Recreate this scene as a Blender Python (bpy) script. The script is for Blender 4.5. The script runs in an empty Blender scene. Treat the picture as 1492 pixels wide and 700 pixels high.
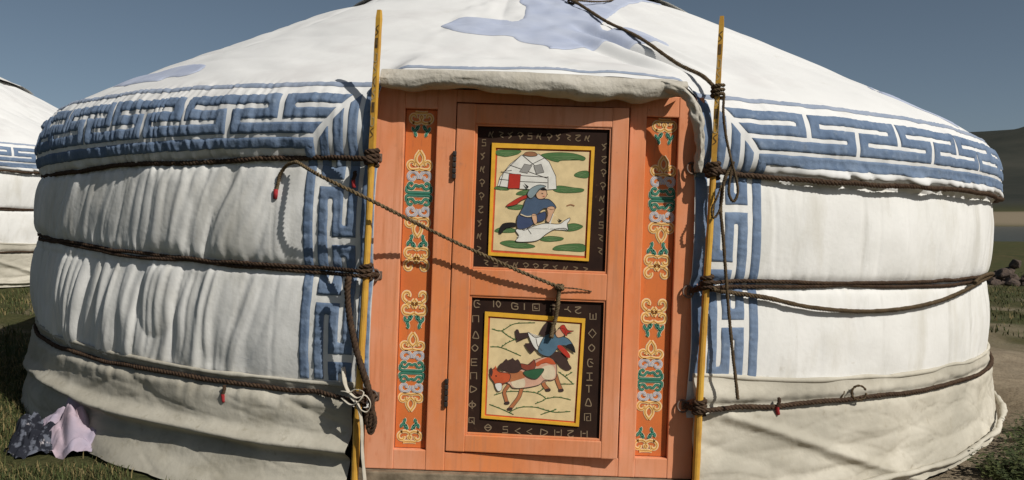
import bpy, bmesh, math, random
import numpy as np
from mathutils import Vector, Matrix
R_ = math.radians
random.seed(7)
rng = np.random.default_rng(11)
sc = bpy.context.scene
col = sc.collection

# ------------------------------------------------------------------ camera, sky, sun, exposure
F = 1230.0                      # focal length in photo pixels (photo 1492 x 700)
CAM = np.array([0.0, -6.4, 1.1])
HY = 321.0                      # photo row of the horizon
cam_d = bpy.data.cameras.new('camera')
cam = bpy.data.objects.new('camera', cam_d); col.objects.link(cam)
cam.location = CAM; cam.rotation_euler = (R_(90), 0, 0)
cam_d.sensor_width = 36; cam_d.lens = 36 * F / 1492
cam_d.shift_y = -(350 - HY) / 1492
cam_d.clip_end = 20000; cam_d.clip_start = 0.05
sc.camera = cam
SUN_AZ, SUN_EL = R_(46), R_(40)     # to the right of the direction ger -> camera
w = bpy.data.worlds.new('World'); sc.world = w; w.use_nodes = True
nt = w.node_tree; bg = nt.nodes['Background']
sky = nt.nodes.new('ShaderNodeTexSky'); sky.sky_type = 'NISHITA'; sky.sun_disc = False
sky.sun_elevation = SUN_EL; sky.sun_rotation = math.pi - SUN_AZ
sky.altitude = 1500; sky.air_density = 0.7; sky.dust_density = 3.5; sky.ozone_density = 0.6
hs = nt.nodes.new('ShaderNodeHueSaturation'); hs.inputs['Saturation'].default_value = .80; hs.inputs['Hue'].default_value = .485; hs.inputs['Value'].default_value = 1.0
nt.links.new(sky.outputs[0], hs.inputs['Color']); nt.links.new(hs.outputs[0], bg.inputs[0]); bg.inputs[1].default_value = 0.055
sd = bpy.data.lights.new('sun', 'SUN'); sd.energy = 4.0; sd.angle = R_(0.5); sd.color = (1.0, .955, .88)
sun = bpy.data.objects.new('sun', sd); col.objects.link(sun); sun.location = (6, -8, 12)
sv = Vector((math.sin(SUN_AZ) * math.cos(SUN_EL), -math.cos(SUN_AZ) * math.cos(SUN_EL), math.sin(SUN_EL)))
sun.rotation_euler = sv.to_track_quat('Z', 'Y').to_euler()
sc.view_settings.view_transform = 'Standard'; sc.view_settings.look = 'None'
sc.view_settings.exposure = 0.0; sc.view_settings.gamma = 1.0
sc.view_settings.use_curve_mapping = False

# ------------------------------------------------------------------ helpers
TILT = R_(2.0)                  # the ger stands on a slope falling to the right
GLOC = (-0.003, 0.0, 0.0)
ct, st_ = math.cos(TILT), math.sin(TILT)
def to_local(P):
    X = P[0] - GLOC[0]; return np.array([ct * X - st_ * P[2], P[1], st_ * X + ct * P[2]])
def to_world(p):
    return np.array([ct * p[0] + st_ * p[2] + GLOC[0], p[1], -st_ * p[0] + ct * p[2]])
def ray(px, py):                # photo pixel -> ray in the ger's frame
    d = np.array([(px - 746) / F, 1.0, -(py - HY) / F])
    o = to_local(CAM); return o, np.array([ct * d[0] - st_ * d[2], d[1], st_ * d[0] + ct * d[2]])
def L(px, py, Y):               # photo pixel -> point of the ger's plane y = Y
    o, d = ray(px, py); t = (Y - o[1]) / d[1]; return o + t * d

def _h(ix, iy, seed):
    M = np.int64(0xffffffff)
    h = (ix * np.int64(374761393) + iy * np.int64(668265263) + np.int64(seed * 97531 + 1013)) & M
    h = ((h ^ (h >> 13)) * np.int64(1274126177)) & M
    h = ((h ^ (h >> 15)) * np.int64(668265263)) & M
    return ((h ^ (h >> 16)) & np.int64(0xffff)).astype(float) / 32767.5 - 1
def noise(x, y, seed=0):
    x = np.asarray(x, float); y = np.asarray(y, float); x, y = np.broadcast_arrays(x, y)
    ix = np.floor(x).astype(np.int64); iy = np.floor(y).astype(np.int64)
    fx = x - ix; fy = y - iy
    fx = fx ** 3 * (fx * (fx * 6 - 15) + 10); fy = fy ** 3 * (fy * (fy * 6 - 15) + 10)
    a = _h(ix, iy, seed); b = _h(ix + 1, iy, seed); c = _h(ix, iy + 1, seed); d = _h(ix + 1, iy + 1, seed)
    return (a + (b - a) * fx) * (1 - fy) + (c + (d - c) * fx) * fy
def fbm(x, y, seed=0, o=3):
    s = 0; a = 1
    for i in range(o): s = s + a * noise(x * 2 ** i, y * 2 ** i, seed + i * 7); a *= .5
    return s
def sstep(a, b, x):
    t = np.clip((np.asarray(x, float) - a) / (b - a), 0, 1); return t * t * (3 - 2 * t)
def gauss(x, w): return np.exp(-(np.asarray(x) / w) ** 2)

def mesh_obj(name, V, Fc, mat, parent=None, smooth=True, frame=False, matidx=None):
    me = bpy.data.meshes.new(name)
    me.from_pydata(np.asarray(V, float).tolist(), [], [tuple(int(i) for i in f) for f in Fc] if not isinstance(Fc, list) else Fc)
    for m in (mat if isinstance(mat, (list, tuple)) else [mat]): me.materials.append(m)
    if smooth: me.polygons.foreach_set('use_smooth', [True] * len(me.polygons))
    if matidx is not None: me.polygons.foreach_set('material_index', matidx)
    me.update()
    o = bpy.data.objects.new(name, me); col.objects.link(o)
    if parent is not None: o.parent = parent
    elif frame: o.location = GLOC; o.rotation_euler = (0, TILT, 0)
    return o
def bm_obj(name, bm, mat, parent=None, smooth=False, frame=False):
    me = bpy.data.meshes.new(name); bmesh.ops.recalc_face_normals(bm, faces=bm.faces); bm.to_mesh(me); bm.free()
    for m in (mat if isinstance(mat, (list, tuple)) else [mat]): me.materials.append(m)
    if smooth: me.polygons.foreach_set('use_smooth', [True] * len(me.polygons))
    o = bpy.data.objects.new(name, me); col.objects.link(o)
    if parent is not None: o.parent = parent
    elif frame: o.location = GLOC; o.rotation_euler = (0, TILT, 0)
    return o
def tag(o, label=None, cat=None, group=None, kind=None):
    if label: o['label'] = label
    if cat: o['category'] = cat
    if group: o['group'] = group
    if kind: o['kind'] = kind
    return o
def empty(name, loc=(0, 0, 0), rot=(0, 0, 0)):
    o = bpy.data.objects.new(name, None); col.objects.link(o); o.location = loc; o.rotation_euler = rot
    o.empty_display_size = .2; return o

def grid_faces(nu, nv, mask=None):
    i, j = np.meshgrid(np.arange(nu - 1), np.arange(nv - 1), indexing='ij')
    a = i * nv + j
    Q = np.stack([a, a + nv, a + nv + 1, a + 1], -1)
    if mask is not None: return Q[mask]
    return Q.reshape(-1, 4)
def compact(V, Q):
    u, inv = np.unique(Q, return_inverse=True); return V[u], inv.reshape(Q.shape)

def bbox(bm, x0, x1, y0, y1, z0, z1, bev=.004, fn=None, seg=2):
    vs = [bm.verts.new((x, y, z)) for x in (x0, x1) for y in (y0, y1) for z in (z0, z1)]
    fs = [bm.faces.new([vs[i] for i in f]) for f in ((0, 1, 3, 2), (4, 6, 7, 5), (0, 4, 5, 1), (2, 3, 7, 6), (0, 2, 6, 4), (1, 5, 7, 3))]
    new = list(vs)
    if bev:
        es = list({e for f in fs for e in f.edges})
        r = bmesh.ops.bevel(bm, geom=es, offset=bev, segments=seg, affect='EDGES', profile=.6)
        new = list({v for f in r['faces'] for v in f.verts} | {v for v in vs if v.is_valid})
    if fn:
        for v in new: v.co = Vector(fn(v.co))

def frames(P):
    T = np.gradient(P, axis=0); T /= np.linalg.norm(T, axis=1)[:, None] + 1e-12
    N = np.zeros_like(P); up = np.array([0, 0, 1.0]) if abs(T[0, 2]) < .9 else np.array([1.0, 0, 0])
    n = np.cross(T[0], up); n /= np.linalg.norm(n)
    for i in range(len(P)):
        n = n - T[i] * np.dot(n, T[i]); n /= np.linalg.norm(n) + 1e-12; N[i] = n
    return T, N, np.cross(T, N)
def resample(P, step, smooth=True):
    P = np.asarray(P, float)
    if smooth and len(P) > 2:       # Catmull-Rom
        Q = np.vstack([2 * P[0] - P[1], P, 2 * P[-1] - P[-2]]); out = []
        for i in range(1, len(Q) - 2):
            t = np.linspace(0, 1, 24, endpoint=False)[:, None]
            a, b, c, d = Q[i - 1], Q[i], Q[i + 1], Q[i + 2]
            out.append(.5 * (2 * b + (c - a) * t + (2 * a - 5 * b + 4 * c - d) * t ** 2 + (3 * b - a - 3 * c + d) * t ** 3))
        P = np.vstack(out + [P[-1:]])
    l = np.r_[0, np.cumsum(np.linalg.norm(np.diff(P, axis=0), axis=1))]
    n = max(3, int(l[-1] / step) + 1); s = np.linspace(0, l[-1], n)
    return np.stack([np.interp(s, l, P[:, k]) for k in range(3)], 1)
def tube_vf(P, rad, sides=8, flat=1.0, cap=True):
    T, N, B = frames(P); n = len(P); rad = np.broadcast_to(rad, (n,))
    a = np.arange(sides) * 2 * np.pi / sides
    V = P[:, None, :] + rad[:, None, None] * (np.cos(a)[None, :, None] * N[:, None, :] + flat * np.sin(a)[None, :, None] * B[:, None, :])
    V = V.reshape(-1, 3); Fc = []
    for i in range(n - 1):
        for k in range(sides):
            k2 = (k + 1) % sides; Fc.append((i * sides + k, i * sides + k2, (i + 1) * sides + k2, (i + 1) * sides + k))
    if cap:
        Fc.append(tuple(range(sides))[::-1]); Fc.append(tuple((n - 1) * sides + k for k in range(sides)))
    return V, Fc
def join(parts):
    V = []; Fc = []; o = 0
    for v, f in parts:
        V.append(np.asarray(v)); Fc += [tuple(i + o for i in q) for q in f]; o += len(v)
    return np.vstack(V), Fc
def rope_vf(P, r, strands=3, pitch=.05, step=.008, sides=5, smooth=True, hair=0):
    P = resample(P, step, smooth); T, N, B = frames(P)
    l = np.r_[0, np.cumsum(np.linalg.norm(np.diff(P, axis=0), axis=1))]
    parts = []
    jr = 1 + .12 * noise(l * 40, l * 0 + r * 999, 3)
    for k in range(strands):
        a = l / pitch * 2 * np.pi + k * 2 * np.pi / strands
        C = P + (r * .5 * jr)[:, None] * (np.cos(a)[:, None] * N + np.sin(a)[:, None] * B)
        parts.append(tube_vf(C, r * .56 * jr * (1 + .1 * noise(l * 90, l * 0 + k, 5)), sides))
    if hair:                         # loose fibres
        n = int(l[-1] * hair); V = []; Fc = []
        ii = rng.integers(0, len(P) - 2, n)
        for i in ii:
            an = rng.uniform(0, 6.28); d = math.cos(an) * N[i] + math.sin(an) * B[i]
            ln = rng.uniform(.006, .016); q = P[i] + d * r * .9; tip = q + d * ln * .6 + T[i] * ln * rng.uniform(-1, 1)
            o = len(V); V += [q - T[i] * .0006, q + T[i] * .0006, tip]; Fc.append((o, o + 1, o + 2))
        if n: parts.append((np.array(V), Fc))
    return join(parts)

# ------------------------------------------------------------------ materials
def mat(name, c1, c2=None, nscale=6, rough=.85, bscale=60, bstr=.15, bdist=.004, spec=.3, lo=.35, hi=.65, detail=5, extra=None, sheen=0):
    m = bpy.data.materials.new(name); m.use_nodes = True; n = m.node_tree; b = n.nodes['Principled BSDF']
    b.inputs['Roughness'].default_value = rough; b.inputs['Specular IOR Level'].default_value = spec
    tc = n.nodes.new('ShaderNodeTexCoord')
    c2 = c2 or tuple(x * .8 for x in c1)
    nz = n.nodes.new('ShaderNodeTexNoise'); nz.inputs['Scale'].default_value = nscale; nz.inputs['Detail'].default_value = detail
    n.links.new(tc.outputs['Object'], nz.inputs['Vector'])
    rp = n.nodes.new('ShaderNodeValToRGB'); rp.color_ramp.elements[0].position = lo; rp.color_ramp.elements[1].position = hi
    rp.color_ramp.elements[0].color = (*c1, 1); rp.color_ramp.elements[1].color = (*c2, 1)
    n.links.new(nz.outputs['Fac'], rp.inputs[0]); out = rp.outputs[0]
    for (sc_, c3, a, b_, mapping) in (extra or []):
        z = n.nodes.new('ShaderNodeTexNoise'); z.inputs['Scale'].default_value = sc_; z.inputs['Detail'].default_value = 6; z.inputs['Roughness'].default_value = .62
        mp = n.nodes.new('ShaderNodeMapping'); mp.inputs['Scale'].default_value = mapping; mp.inputs['Location'].default_value = (sc_ * .37, 1.7, .3)
        n.links.new(tc.outputs['Object'], mp.inputs['Vector']); n.links.new(mp.outputs[0], z.inputs['Vector'])
        r2 = n.nodes.new('ShaderNodeMapRange'); r2.inputs['From Min'].default_value = a; r2.inputs['From Max'].default_value = b_
        n.links.new(z.outputs['Fac'], r2.inputs['Value'])
        mx = n.nodes.new('ShaderNodeMix'); mx.data_type = 'RGBA'; n.links.new(r2.outputs[0], mx.inputs['Factor'])
        n.links.new(out, mx.inputs[6]); mx.inputs[7].default_value = (*c3, 1); out = mx.outputs[2]
    n.links.new(out, b.inputs['Base Color'])
    if bstr:
        z = n.nodes.new('ShaderNodeTexNoise'); z.inputs['Scale'].default_value = bscale; z.inputs['Detail'].default_value = 6
        n.links.new(tc.outputs['Object'], z.inputs['Vector'])
        bp = n.nodes.new('ShaderNodeBump'); bp.inputs['Strength'].default_value = bstr; bp.inputs['Distance'].default_value = bdist
        n.links.new(z.outputs['Fac'], bp.inputs['Height']); n.links.new(bp.outputs[0], b.inputs['Normal'])
    if sheen: b.inputs['Sheen Weight'].default_value = sheen
    return m
I1 = (1, 1, 1)
M = {}
M['canvas'] = mat('white_canvas', (.75, .745, .72), (.68, .675, .645), 3, .9, 45, .3, .005, .1,
                  extra=[(5, (.58, .56, .50), .52, .78, (1, 1, .35)), (16, (.50, .46, .38), .66, .84, I1), (9, (.52, .51, .47), .55, .80, (1, 1, .12)), (45, (.22, .20, .18), .795, .82, (1, 1, 1.5))])
M['roof'] = mat('roof_canvas', (.73, .73, .715), (.67, .67, .66), 2.5, .9, 14, .25, .006, .1,
                extra=[(7, (.58, .57, .53), .62, .85, I1), (2, (.62, .61, .60), .52, .72, (1, 1, 1))])
M['skirt'] = mat('grey_canvas', (.60, .565, .48), (.50, .465, .385), 2.5, .95, 55, .35, .005, .1,
                 extra=[(4, (.36, .33, .26), .50, .78, (1, 1, 1.6)), (1.3, (.40, .375, .31), .45, .62, (1, .4, 1)), (22, (.34, .30, .23), .60, .82, I1)])
M['skirt_left'] = mat('dark_grey_canvas', (.50, .47, .395), (.41, .385, .32), 2.5, .95, 55, .35, .005, .1,
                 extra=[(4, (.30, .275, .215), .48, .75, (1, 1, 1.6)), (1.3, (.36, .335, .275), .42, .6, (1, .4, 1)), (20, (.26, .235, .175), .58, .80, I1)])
M['blue'] = mat('blue_cotton', (.115, .165, .255), (.155, .21, .305), 9, .9, 55, .6, .005, .1,
                extra=[(28, (.25, .31, .40), .56, .8, I1), (4, (.20, .26, .36), .5, .7, I1)])
M['pale_blue'] = mat('faded_blue_cotton', (.37, .415, .535), (.43, .47, .57), 5, .9, 40, .3, .004, .1,
                extra=[(14, (.46, .50, .60), .56, .8, (.6, 3, 1))])
M['stripe_blue'] = mat('grey_blue_cotton', (.24, .29, .38), (.31, .35, .43), 7, .9, 40, .3, .004, .1)
M['lining'] = mat('felt_lining', (.50, .47, .41), (.40, .37, .31), 9, .95, 45, .7, .008, .1, extra=[(30, (.25, .22, .17), .62, .8, I1)])
M['orange'] = mat('orange_paint', (.74, .245, .085), (.68, .215, .075), 4, .62, 35, .12, .003, .35,
                  extra=[(2.2, (.74, .33, .19), .38, .60, (1, 1, .5)), (26, (.58, .18, .075), .60, .8, (3, 3, .4)), (11, (.60, .225, .10), .50, .72, (5, 5, .22)), (60, (.22, .10, .06), .71, .78, (1, 1, .5)), (7, (.50, .20, .10), .62, .74, I1)])
M['orange_panel'] = mat('deep_orange_paint', (.66, .175, .04), (.58, .15, .04), 5, .6, 35, .12, .003, .35,
                  extra=[(26, (.42, .12, .04), .60, .8, (3, 3, .4)), (55, (.2, .08, .04), .72, .80, I1)])
M['brown'] = mat('dark_brown_paint', (.022, .011, .008), (.034, .017, .011), 12, .8, 40, .2, .003, .15, extra=[(40, (.09, .05, .03), .66, .82, I1)])
def flat(name, c, rough=.7): return mat(name, c, tuple(min(1, x * 1.18) for x in c), 30, rough, 80, .08, .001, .25)
PC = dict(yellow=(.70, .38, .035), red=(.42, .03, .018), cream=(.68, .53, .29), green=(.075, .16, .055), white=(.70, .68, .62), black=(.015, .013, .013),
          greyl=(.28, .27, .25), crown=(.30, .14, .07), coat=(.065, .10, .16), trouser=(.05, .07, .14), skin=(.60, .36, .22), scarf=(.42, .035, .02),
          chestnut=(.42, .15, .06), pink=(.62, .36, .25), mane=(.055, .03, .025), saddle=(.25, .055, .03), sgreen=(.03, .10, .045), coat2=(.08, .15, .21),
          boot=(.05, .028, .025), twig=(.055, .095, .03), ored=(.50, .09, .03), line=(.055, .042, .035), hatblue=(.22, .28, .30), pale=(.66, .55, .38),
          oyellow=(.80, .50, .17), oblue=(.36, .36, .45), ogreen=(.025, .135, .085), olight=(.70, .60, .44), oteal=(.10, .32, .24), grass_hi=(.15, .23, .10), oshade=(.36, .13, .03),
          glyph=(.22, .16, .10), glyph_faint=(.17, .12, .07))
for k, v in PC.items(): M['p_' + k] = flat('paint_' + k, v)
M['rope'] = mat('dark_hair_rope', (.045, .028, .02), (.085, .055, .035), 60, .95, 250, .8, .003, .1)
M['rope2'] = mat('olive_hemp_rope', (.17, .125, .07), (.085, .06, .035), 50, .95, 250, .8, .003, .1)
M['rope3'] = mat('brown_hemp_rope', (.12, .085, .05), (.07, .05, .03), 50, .95, 250, .8, .003, .1)
M['tape'] = mat('pale_cotton_tape', (.55, .51, .43), (.45, .41, .33), 20, .95, 90, .4, .002, .1)
M['redtip'] = mat('red_thread', (.35, .03, .035), (.25, .02, .02), 60, .9, 200, .6, .002)
M['metal'] = mat('rusty_iron', (.10, .075, .06), (.16, .09, .055), 60, .6, 120, .4, .002, .5)
M['hinge'] = mat('black_iron', (.02, .018, .017), (.04, .03, .025), 60, .5, 120, .4, .002, .5)
M['pole'] = mat('ochre_pole_paint', (.62, .36, .05), (.52, .27, .04), 14, .55, 60, .25, .002, .4, extra=[(30, (.20, .09, .02), .60, .78, (3, 3, .3)), (8, (.26, .12, .03), .58, .75, (2, 2, .4))])
M['pole_dark'] = mat('dark_pole_ornament', (.06, .035, .02), (.16, .10, .04), 60, .6, 60, .2, .001)
M['pole_pale'] = mat('pale_pole_ornament', (.55, .42, .22), (.45, .33, .16), 60, .6, 60, .2, .001)
M['plank'] = mat('weathered_plank', (.27, .215, .15), (.14, .11, .075), 18, .9, 60, .6, .004, .2, extra=[(40, (.05, .04, .03), .62, .75, (.3, 1, 3))])
M['pinkcloth'] = mat('lilac_pink_cloth', (.44, .34, .38), (.36, .32, .40), 8, .9, 60, .4, .004, .1)
M['darkcloth'] = mat('dark_print_cloth', (.02, .022, .03), (.12, .13, .16), 28, .9, 60, .4, .004, .1, lo=.52, hi=.60, extra=[(18, (.45, .42, .44), .64, .68, I1)])
M['rock'] = mat('field_rock', (.13, .095, .075), (.07, .055, .047), 3, .95, 12, .8, .03, .2)

# ------------------------------------------------------------------ ground
def ground_z(x, y):
    x = np.asarray(x, float); y = np.asarray(y, float)
    r = np.hypot(x, y); d = np.hypot(x, y + 6.4)
    slope = -.035 * np.clip(x, -14, 25)
    slope = slope + .24 * gauss(np.hypot(x + 8.15, y - 4.9) - 0, 4.5)
    z = slope * (1 - sstep(60, 200, d))
    z = z - 3.3 * sstep(60, 210, d) * sstep(-20, 60, x + y * .3)
    z = z + sstep(560, 1000, d) * 13 + sstep(1000, 1500, d) * 20
    h = fbm(x / 900, y / 900, 21, 4)
    z = z + sstep(1400, 3000, d) * (250 + 90 * h) * (.45 + .55 * sstep(-.2, .45, x / (np.abs(y) + d + 1)))
    out = sstep(3.0, 3.5, r)
    z = z + out * (.02 * fbm(x * 1.3, y * 1.3, 5) + .008 * fbm(x * 7, y * 7, 9)) * (1 - sstep(40, 100, d))
    ph = np.degrees(np.arctan2(x, -y))
    z = z + .16 * gauss(ph - 66, 22) * gauss(r - 3.9, .75) * sstep(3.15, 3.45, r)     # dug earth bank beside the skirt
    return z + .25 * fbm(x / 14, y / 14, 33) * sstep(9, 40, d) * (1 - sstep(100, 300, d))
def axis(fine, far, n):
    a = np.geomspace(fine, far, n); return np.r_[-a[::-1], a]
xs = np.unique(np.r_[np.arange(-6, 6.01, .06), axis(6.1, 6000, 110)])
ys = np.unique(np.r_[np.arange(-7, 4.01, .06), -np.geomspace(7.1, 3000, 30), np.geomspace(4.1, 6000, 130)])
X, Y = np.meshgrid(xs, ys, indexing='ij')
gm = bpy.data.materials.new('steppe_ground'); gm.use_nodes = True
def ground_material(m):
    n = m.node_tree; b = n.nodes['Principled BSDF']; b.inputs['Roughness'].default_value = .95; b.inputs['Specular IOR Level'].default_value = .1
    tc = n.nodes.new('ShaderNodeTexCoord'); ge = n.nodes.new('ShaderNodeNewGeometry')
    def nz(s, d=6, r=.6):
        z = n.nodes.new('ShaderNodeTexNoise'); z.inputs['Scale'].default_value = s; z.inputs['Detail'].default_value = d; z.inputs['Roughness'].default_value = r
        n.links.new(tc.outputs['Object'], z.inputs['Vector']); return z.outputs['Fac']
    def mix(f, a, c):
        mx = n.nodes.new('ShaderNodeMix'); mx.data_type = 'RGBA'; n.links.new(f, mx.inputs['Factor'])
        for s, v in ((6, a), (7, c)):
            if isinstance(v, tuple): mx.inputs[s].default_value = (*v, 1)
            else: n.links.new(v, mx.inputs[s])
        return mx.outputs[2]
    def rng_(f, a, c):
        r = n.nodes.new('ShaderNodeMapRange'); r.inputs['From Min'].default_value = a; r.inputs['From Max'].default_value = c; n.links.new(f, r.inputs['Value']); return r.outputs[0]
    grass = mix(rng_(nz(2.2), .4, .62), (.052, .058, .022), (.105, .085, .04))
    grass = mix(rng_(nz(.18), .40, .65), grass, (.07, .072, .028))
    grass = mix(rng_(nz(38), .45, .75), grass, (.028, .034, .013))
    at = n.nodes.new('ShaderNodeAttribute'); at.attribute_name = 'dirt'
    dirt = mix(rng_(nz(6), .35, .7), (.33, .27, .19), (.24, .19, .13))
    dirt = mix(rng_(nz(60), .5, .75), dirt, (.13, .10, .065))
    c = mix(at.outputs['Fac'], grass, dirt)
    a2 = n.nodes.new('ShaderNodeAttribute'); a2.attribute_name = 'far'
    hill = mix(rng_(nz(.004), .4, .65), (.030, .033, .027), (.05, .05, .04))
    c = mix(a2.outputs['Fac'], c, hill)
    n.links.new(c, b.inputs['Base Color'])
    bp = n.nodes.new('ShaderNodeBump'); bp.inputs['Strength'].default_value = .7; bp.inputs['Distance'].default_value = .03
    n.links.new(nz(25, 8, .7), bp.inputs['Height']); n.links.new(bp.outputs[0], b.inputs['Normal'])
ground_material(gm)
G = mesh_obj('ground', np.stack([X, Y, ground_z(X, Y)], -1).reshape(-1, 3), grid_faces(len(xs), len(ys)), gm)
tag(G, 'sloping steppe ground with short grass and bare earth around the ger', None, None, 'structure')
rr = np.hypot(X, Y); ph = np.degrees(np.arctan2(X, -Y)); dd = np.hypot(X, Y + 6.4)
dirt = sstep(18, 40, ph) * (1 - sstep(140, 170, ph)) * (1 - sstep(5.0, 5.9, rr + .5 * fbm(X * 1.5, Y * 1.5, 3)))
dirt = np.maximum(dirt, sstep(2, 30, ph + 12) * (1 - sstep(60, 90, ph)) * (1 - sstep(3.6, 4.6, rr + .3 * fbm(X * 2, Y * 2, 8))))
dirt = np.maximum(dirt, .55 * sstep(.15, .6, fbm(X * .9, Y * .9, 41)) * (1 - sstep(20, 40, dd)))
gravel = sstep(560, 700, dd) * (1 - sstep(850, 1100, dd)) * .8
for nm, arr in (('dirt', np.maximum(dirt, gravel)), ('far', sstep(1000, 1400, dd))):
    a = G.data.attributes.new(nm, 'FLOAT', 'POINT'); a.data.foreach_set('value', arr.reshape(-1).astype(np.float32))
# river in the valley to the right
wm = bpy.data.materials.new('river_water'); wm.use_nodes = True; b = wm.node_tree.nodes['Principled BSDF']
b.inputs['Base Color'].default_value = (.05, .07, .08, 1); b.inputs['Roughness'].default_value = .12
z_ = wm.node_tree.nodes.new('ShaderNodeTexNoise'); z_.inputs['Scale'].default_value = .5
bp_ = wm.node_tree.nodes.new('ShaderNodeBump'); bp_.inputs['Strength'].default_value = .15; bp_.inputs['Distance'].default_value = .2
wm.node_tree.links.new(z_.outputs['Fac'], bp_.inputs['Height']); wm.node_tree.links.new(bp_.outputs[0], b.inputs['Normal'])
a = np.linspace(R_(12), R_(75), 40); rad = np.linspace(70, 640, 16)
A_, Rd = np.meshgrid(a, rad, indexing='ij')
riv = mesh_obj('river', np.stack([Rd * np.sin(A_), -6.4 + Rd * np.cos(A_), -2.85 + 0 * A_], -1).reshape(-1, 3), grid_faces(40, 16), wm)
tag(riv, 'pale river running through the valley beyond the stones', None, None, 'structure')

# ------------------------------------------------------------------ the ger: surfaces
RG = 3.2
PL, PR = R_(-10.0), R_(11.95)         # door opening
ZR = (1.31, .88, .405)              # heights of the girth ropes at the door
def zrope(k, ph):                   # ... and round the wall
    a = sstep(R_(14), R_(52), -ph); b = sstep(R_(18), R_(50), ph)
    return (1.31 - .060 * a + .012 * b, .88 + .038 * a, .405 + 0 * a)[k]
def ksq(ph): return 1 - .034 * np.sin(ph) ** 2       # the ger is a little narrower than it is deep
def leftw(ph): return 1 - sstep(R_(-24), R_(-14.5), ph)
def wall_surf(ph, z):
    ph, z = np.broadcast_arrays(np.asarray(ph, float), np.asarray(z, float))
    s = RG * ph; lw = leftw(ph)
    r = 3.190 + .030 * (.5 - .5 * np.sin(ph)) + .026 * np.abs(np.sin(np.pi * (z - .405) / .4525)) ** .7 - .012 * sum(gauss(z - zrope(k, ph), .022) for k in range(3))
    z2 = zrope(1, ph); up = (z > z2)
    mid = np.where(up, sstep(0, .08, z - z2) * (1 - sstep(-.09, 0, z - zrope(0, ph))), sstep(.40, .50, z) * (1 - sstep(-.08, 0, z - z2)))
    sl = np.where(up, .30, .22)
    q = s - sl * (z - .88) + .035 * noise(s * 5, z * 4, 2)
    f1 = np.abs(noise(q * 5.8, z * .9 + np.where(up, 0, 40), 4)); f2 = np.abs(noise(q * 17 + 9, z * 1.3 + np.where(up, 0, 40), 6)); f3 = noise(q * 34, z * 2.5, 8)
    amp = .056 * lw * (.55 + .45 * noise(s * 1.1, z * 2 + np.where(up, 0, 9), 12)) + .0045
    r = r + amp * (f1 + .55 * f2 + .14 * f3 - .4) * (.35 + .65 * mid)
    r = r + (.004 + .006 * lw) * noise(s * 40, np.where(up, 3.3, 7.7) + z * 2, 15) * sum(gauss(z - zrope(k, ph), .05) for k in range(3))
    r = r + .006 * fbm(s * 3, z * 3, 19)
    cr = np.abs(noise(s * 6.5 - .1 * z, .35 * z + np.where(up, 0, 20), 23)); r = r - .0035 * np.exp(-(cr / .07) ** 2) * (1 - lw) * mid
    r = r - .004 * gauss(np.abs(noise(q * 11, z * .8 + np.where(up, 0, 31), 24)), .13) * lw * mid
    n = np.stack([np.sin(ph), -np.cos(ph), 0 * ph], -1); r = r * ksq(ph)
    return np.stack([r * np.sin(ph), -r * np.cos(ph), z], -1), n
# roof + eave valance: profile measured upwards from the rope line (v = 0)
_pr = np.array([(3.20, 1.27), (3.215, 1.31), (3.245, 1.36), (3.255, 1.43), (3.245, 1.50), (3.22, 1.56), (3.17, 1.61), (3.09, 1.658), (2.9, 1.76), (2.3, 2.05), (1.6, 2.375), (1.1, 2.595), (.72, 2.75)])
_t = np.r_[0, np.cumsum(np.linalg.norm(np.diff(_pr, axis=0), axis=1))]; _t -= _t[1]
_tt = np.linspace(_t[0], _t[-1], 900); _rr = np.interp(_tt, _t, _pr[:, 0]); _zz = np.interp(_tt, _t, _pr[:, 1])
def _sm(a, n):
    k = np.hanning(n); k /= k.sum(); b_ = np.r_[2 * a[0] - a[n:0:-1], a, 2 * a[-1] - a[-2:-n - 2:-1]]; return np.convolve(b_, k, 'same')[n:-n]
_rr, _zz = _sm(_rr, 31), _sm(_zz, 31)
_dr, _dz = np.gradient(_rr), np.gradient(_zz); _ln = np.hypot(_dr, _dz)
VTOP = _tt[-1]
DC = (PL + PR) / 2; DH = (PR - PL) / 2
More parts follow.
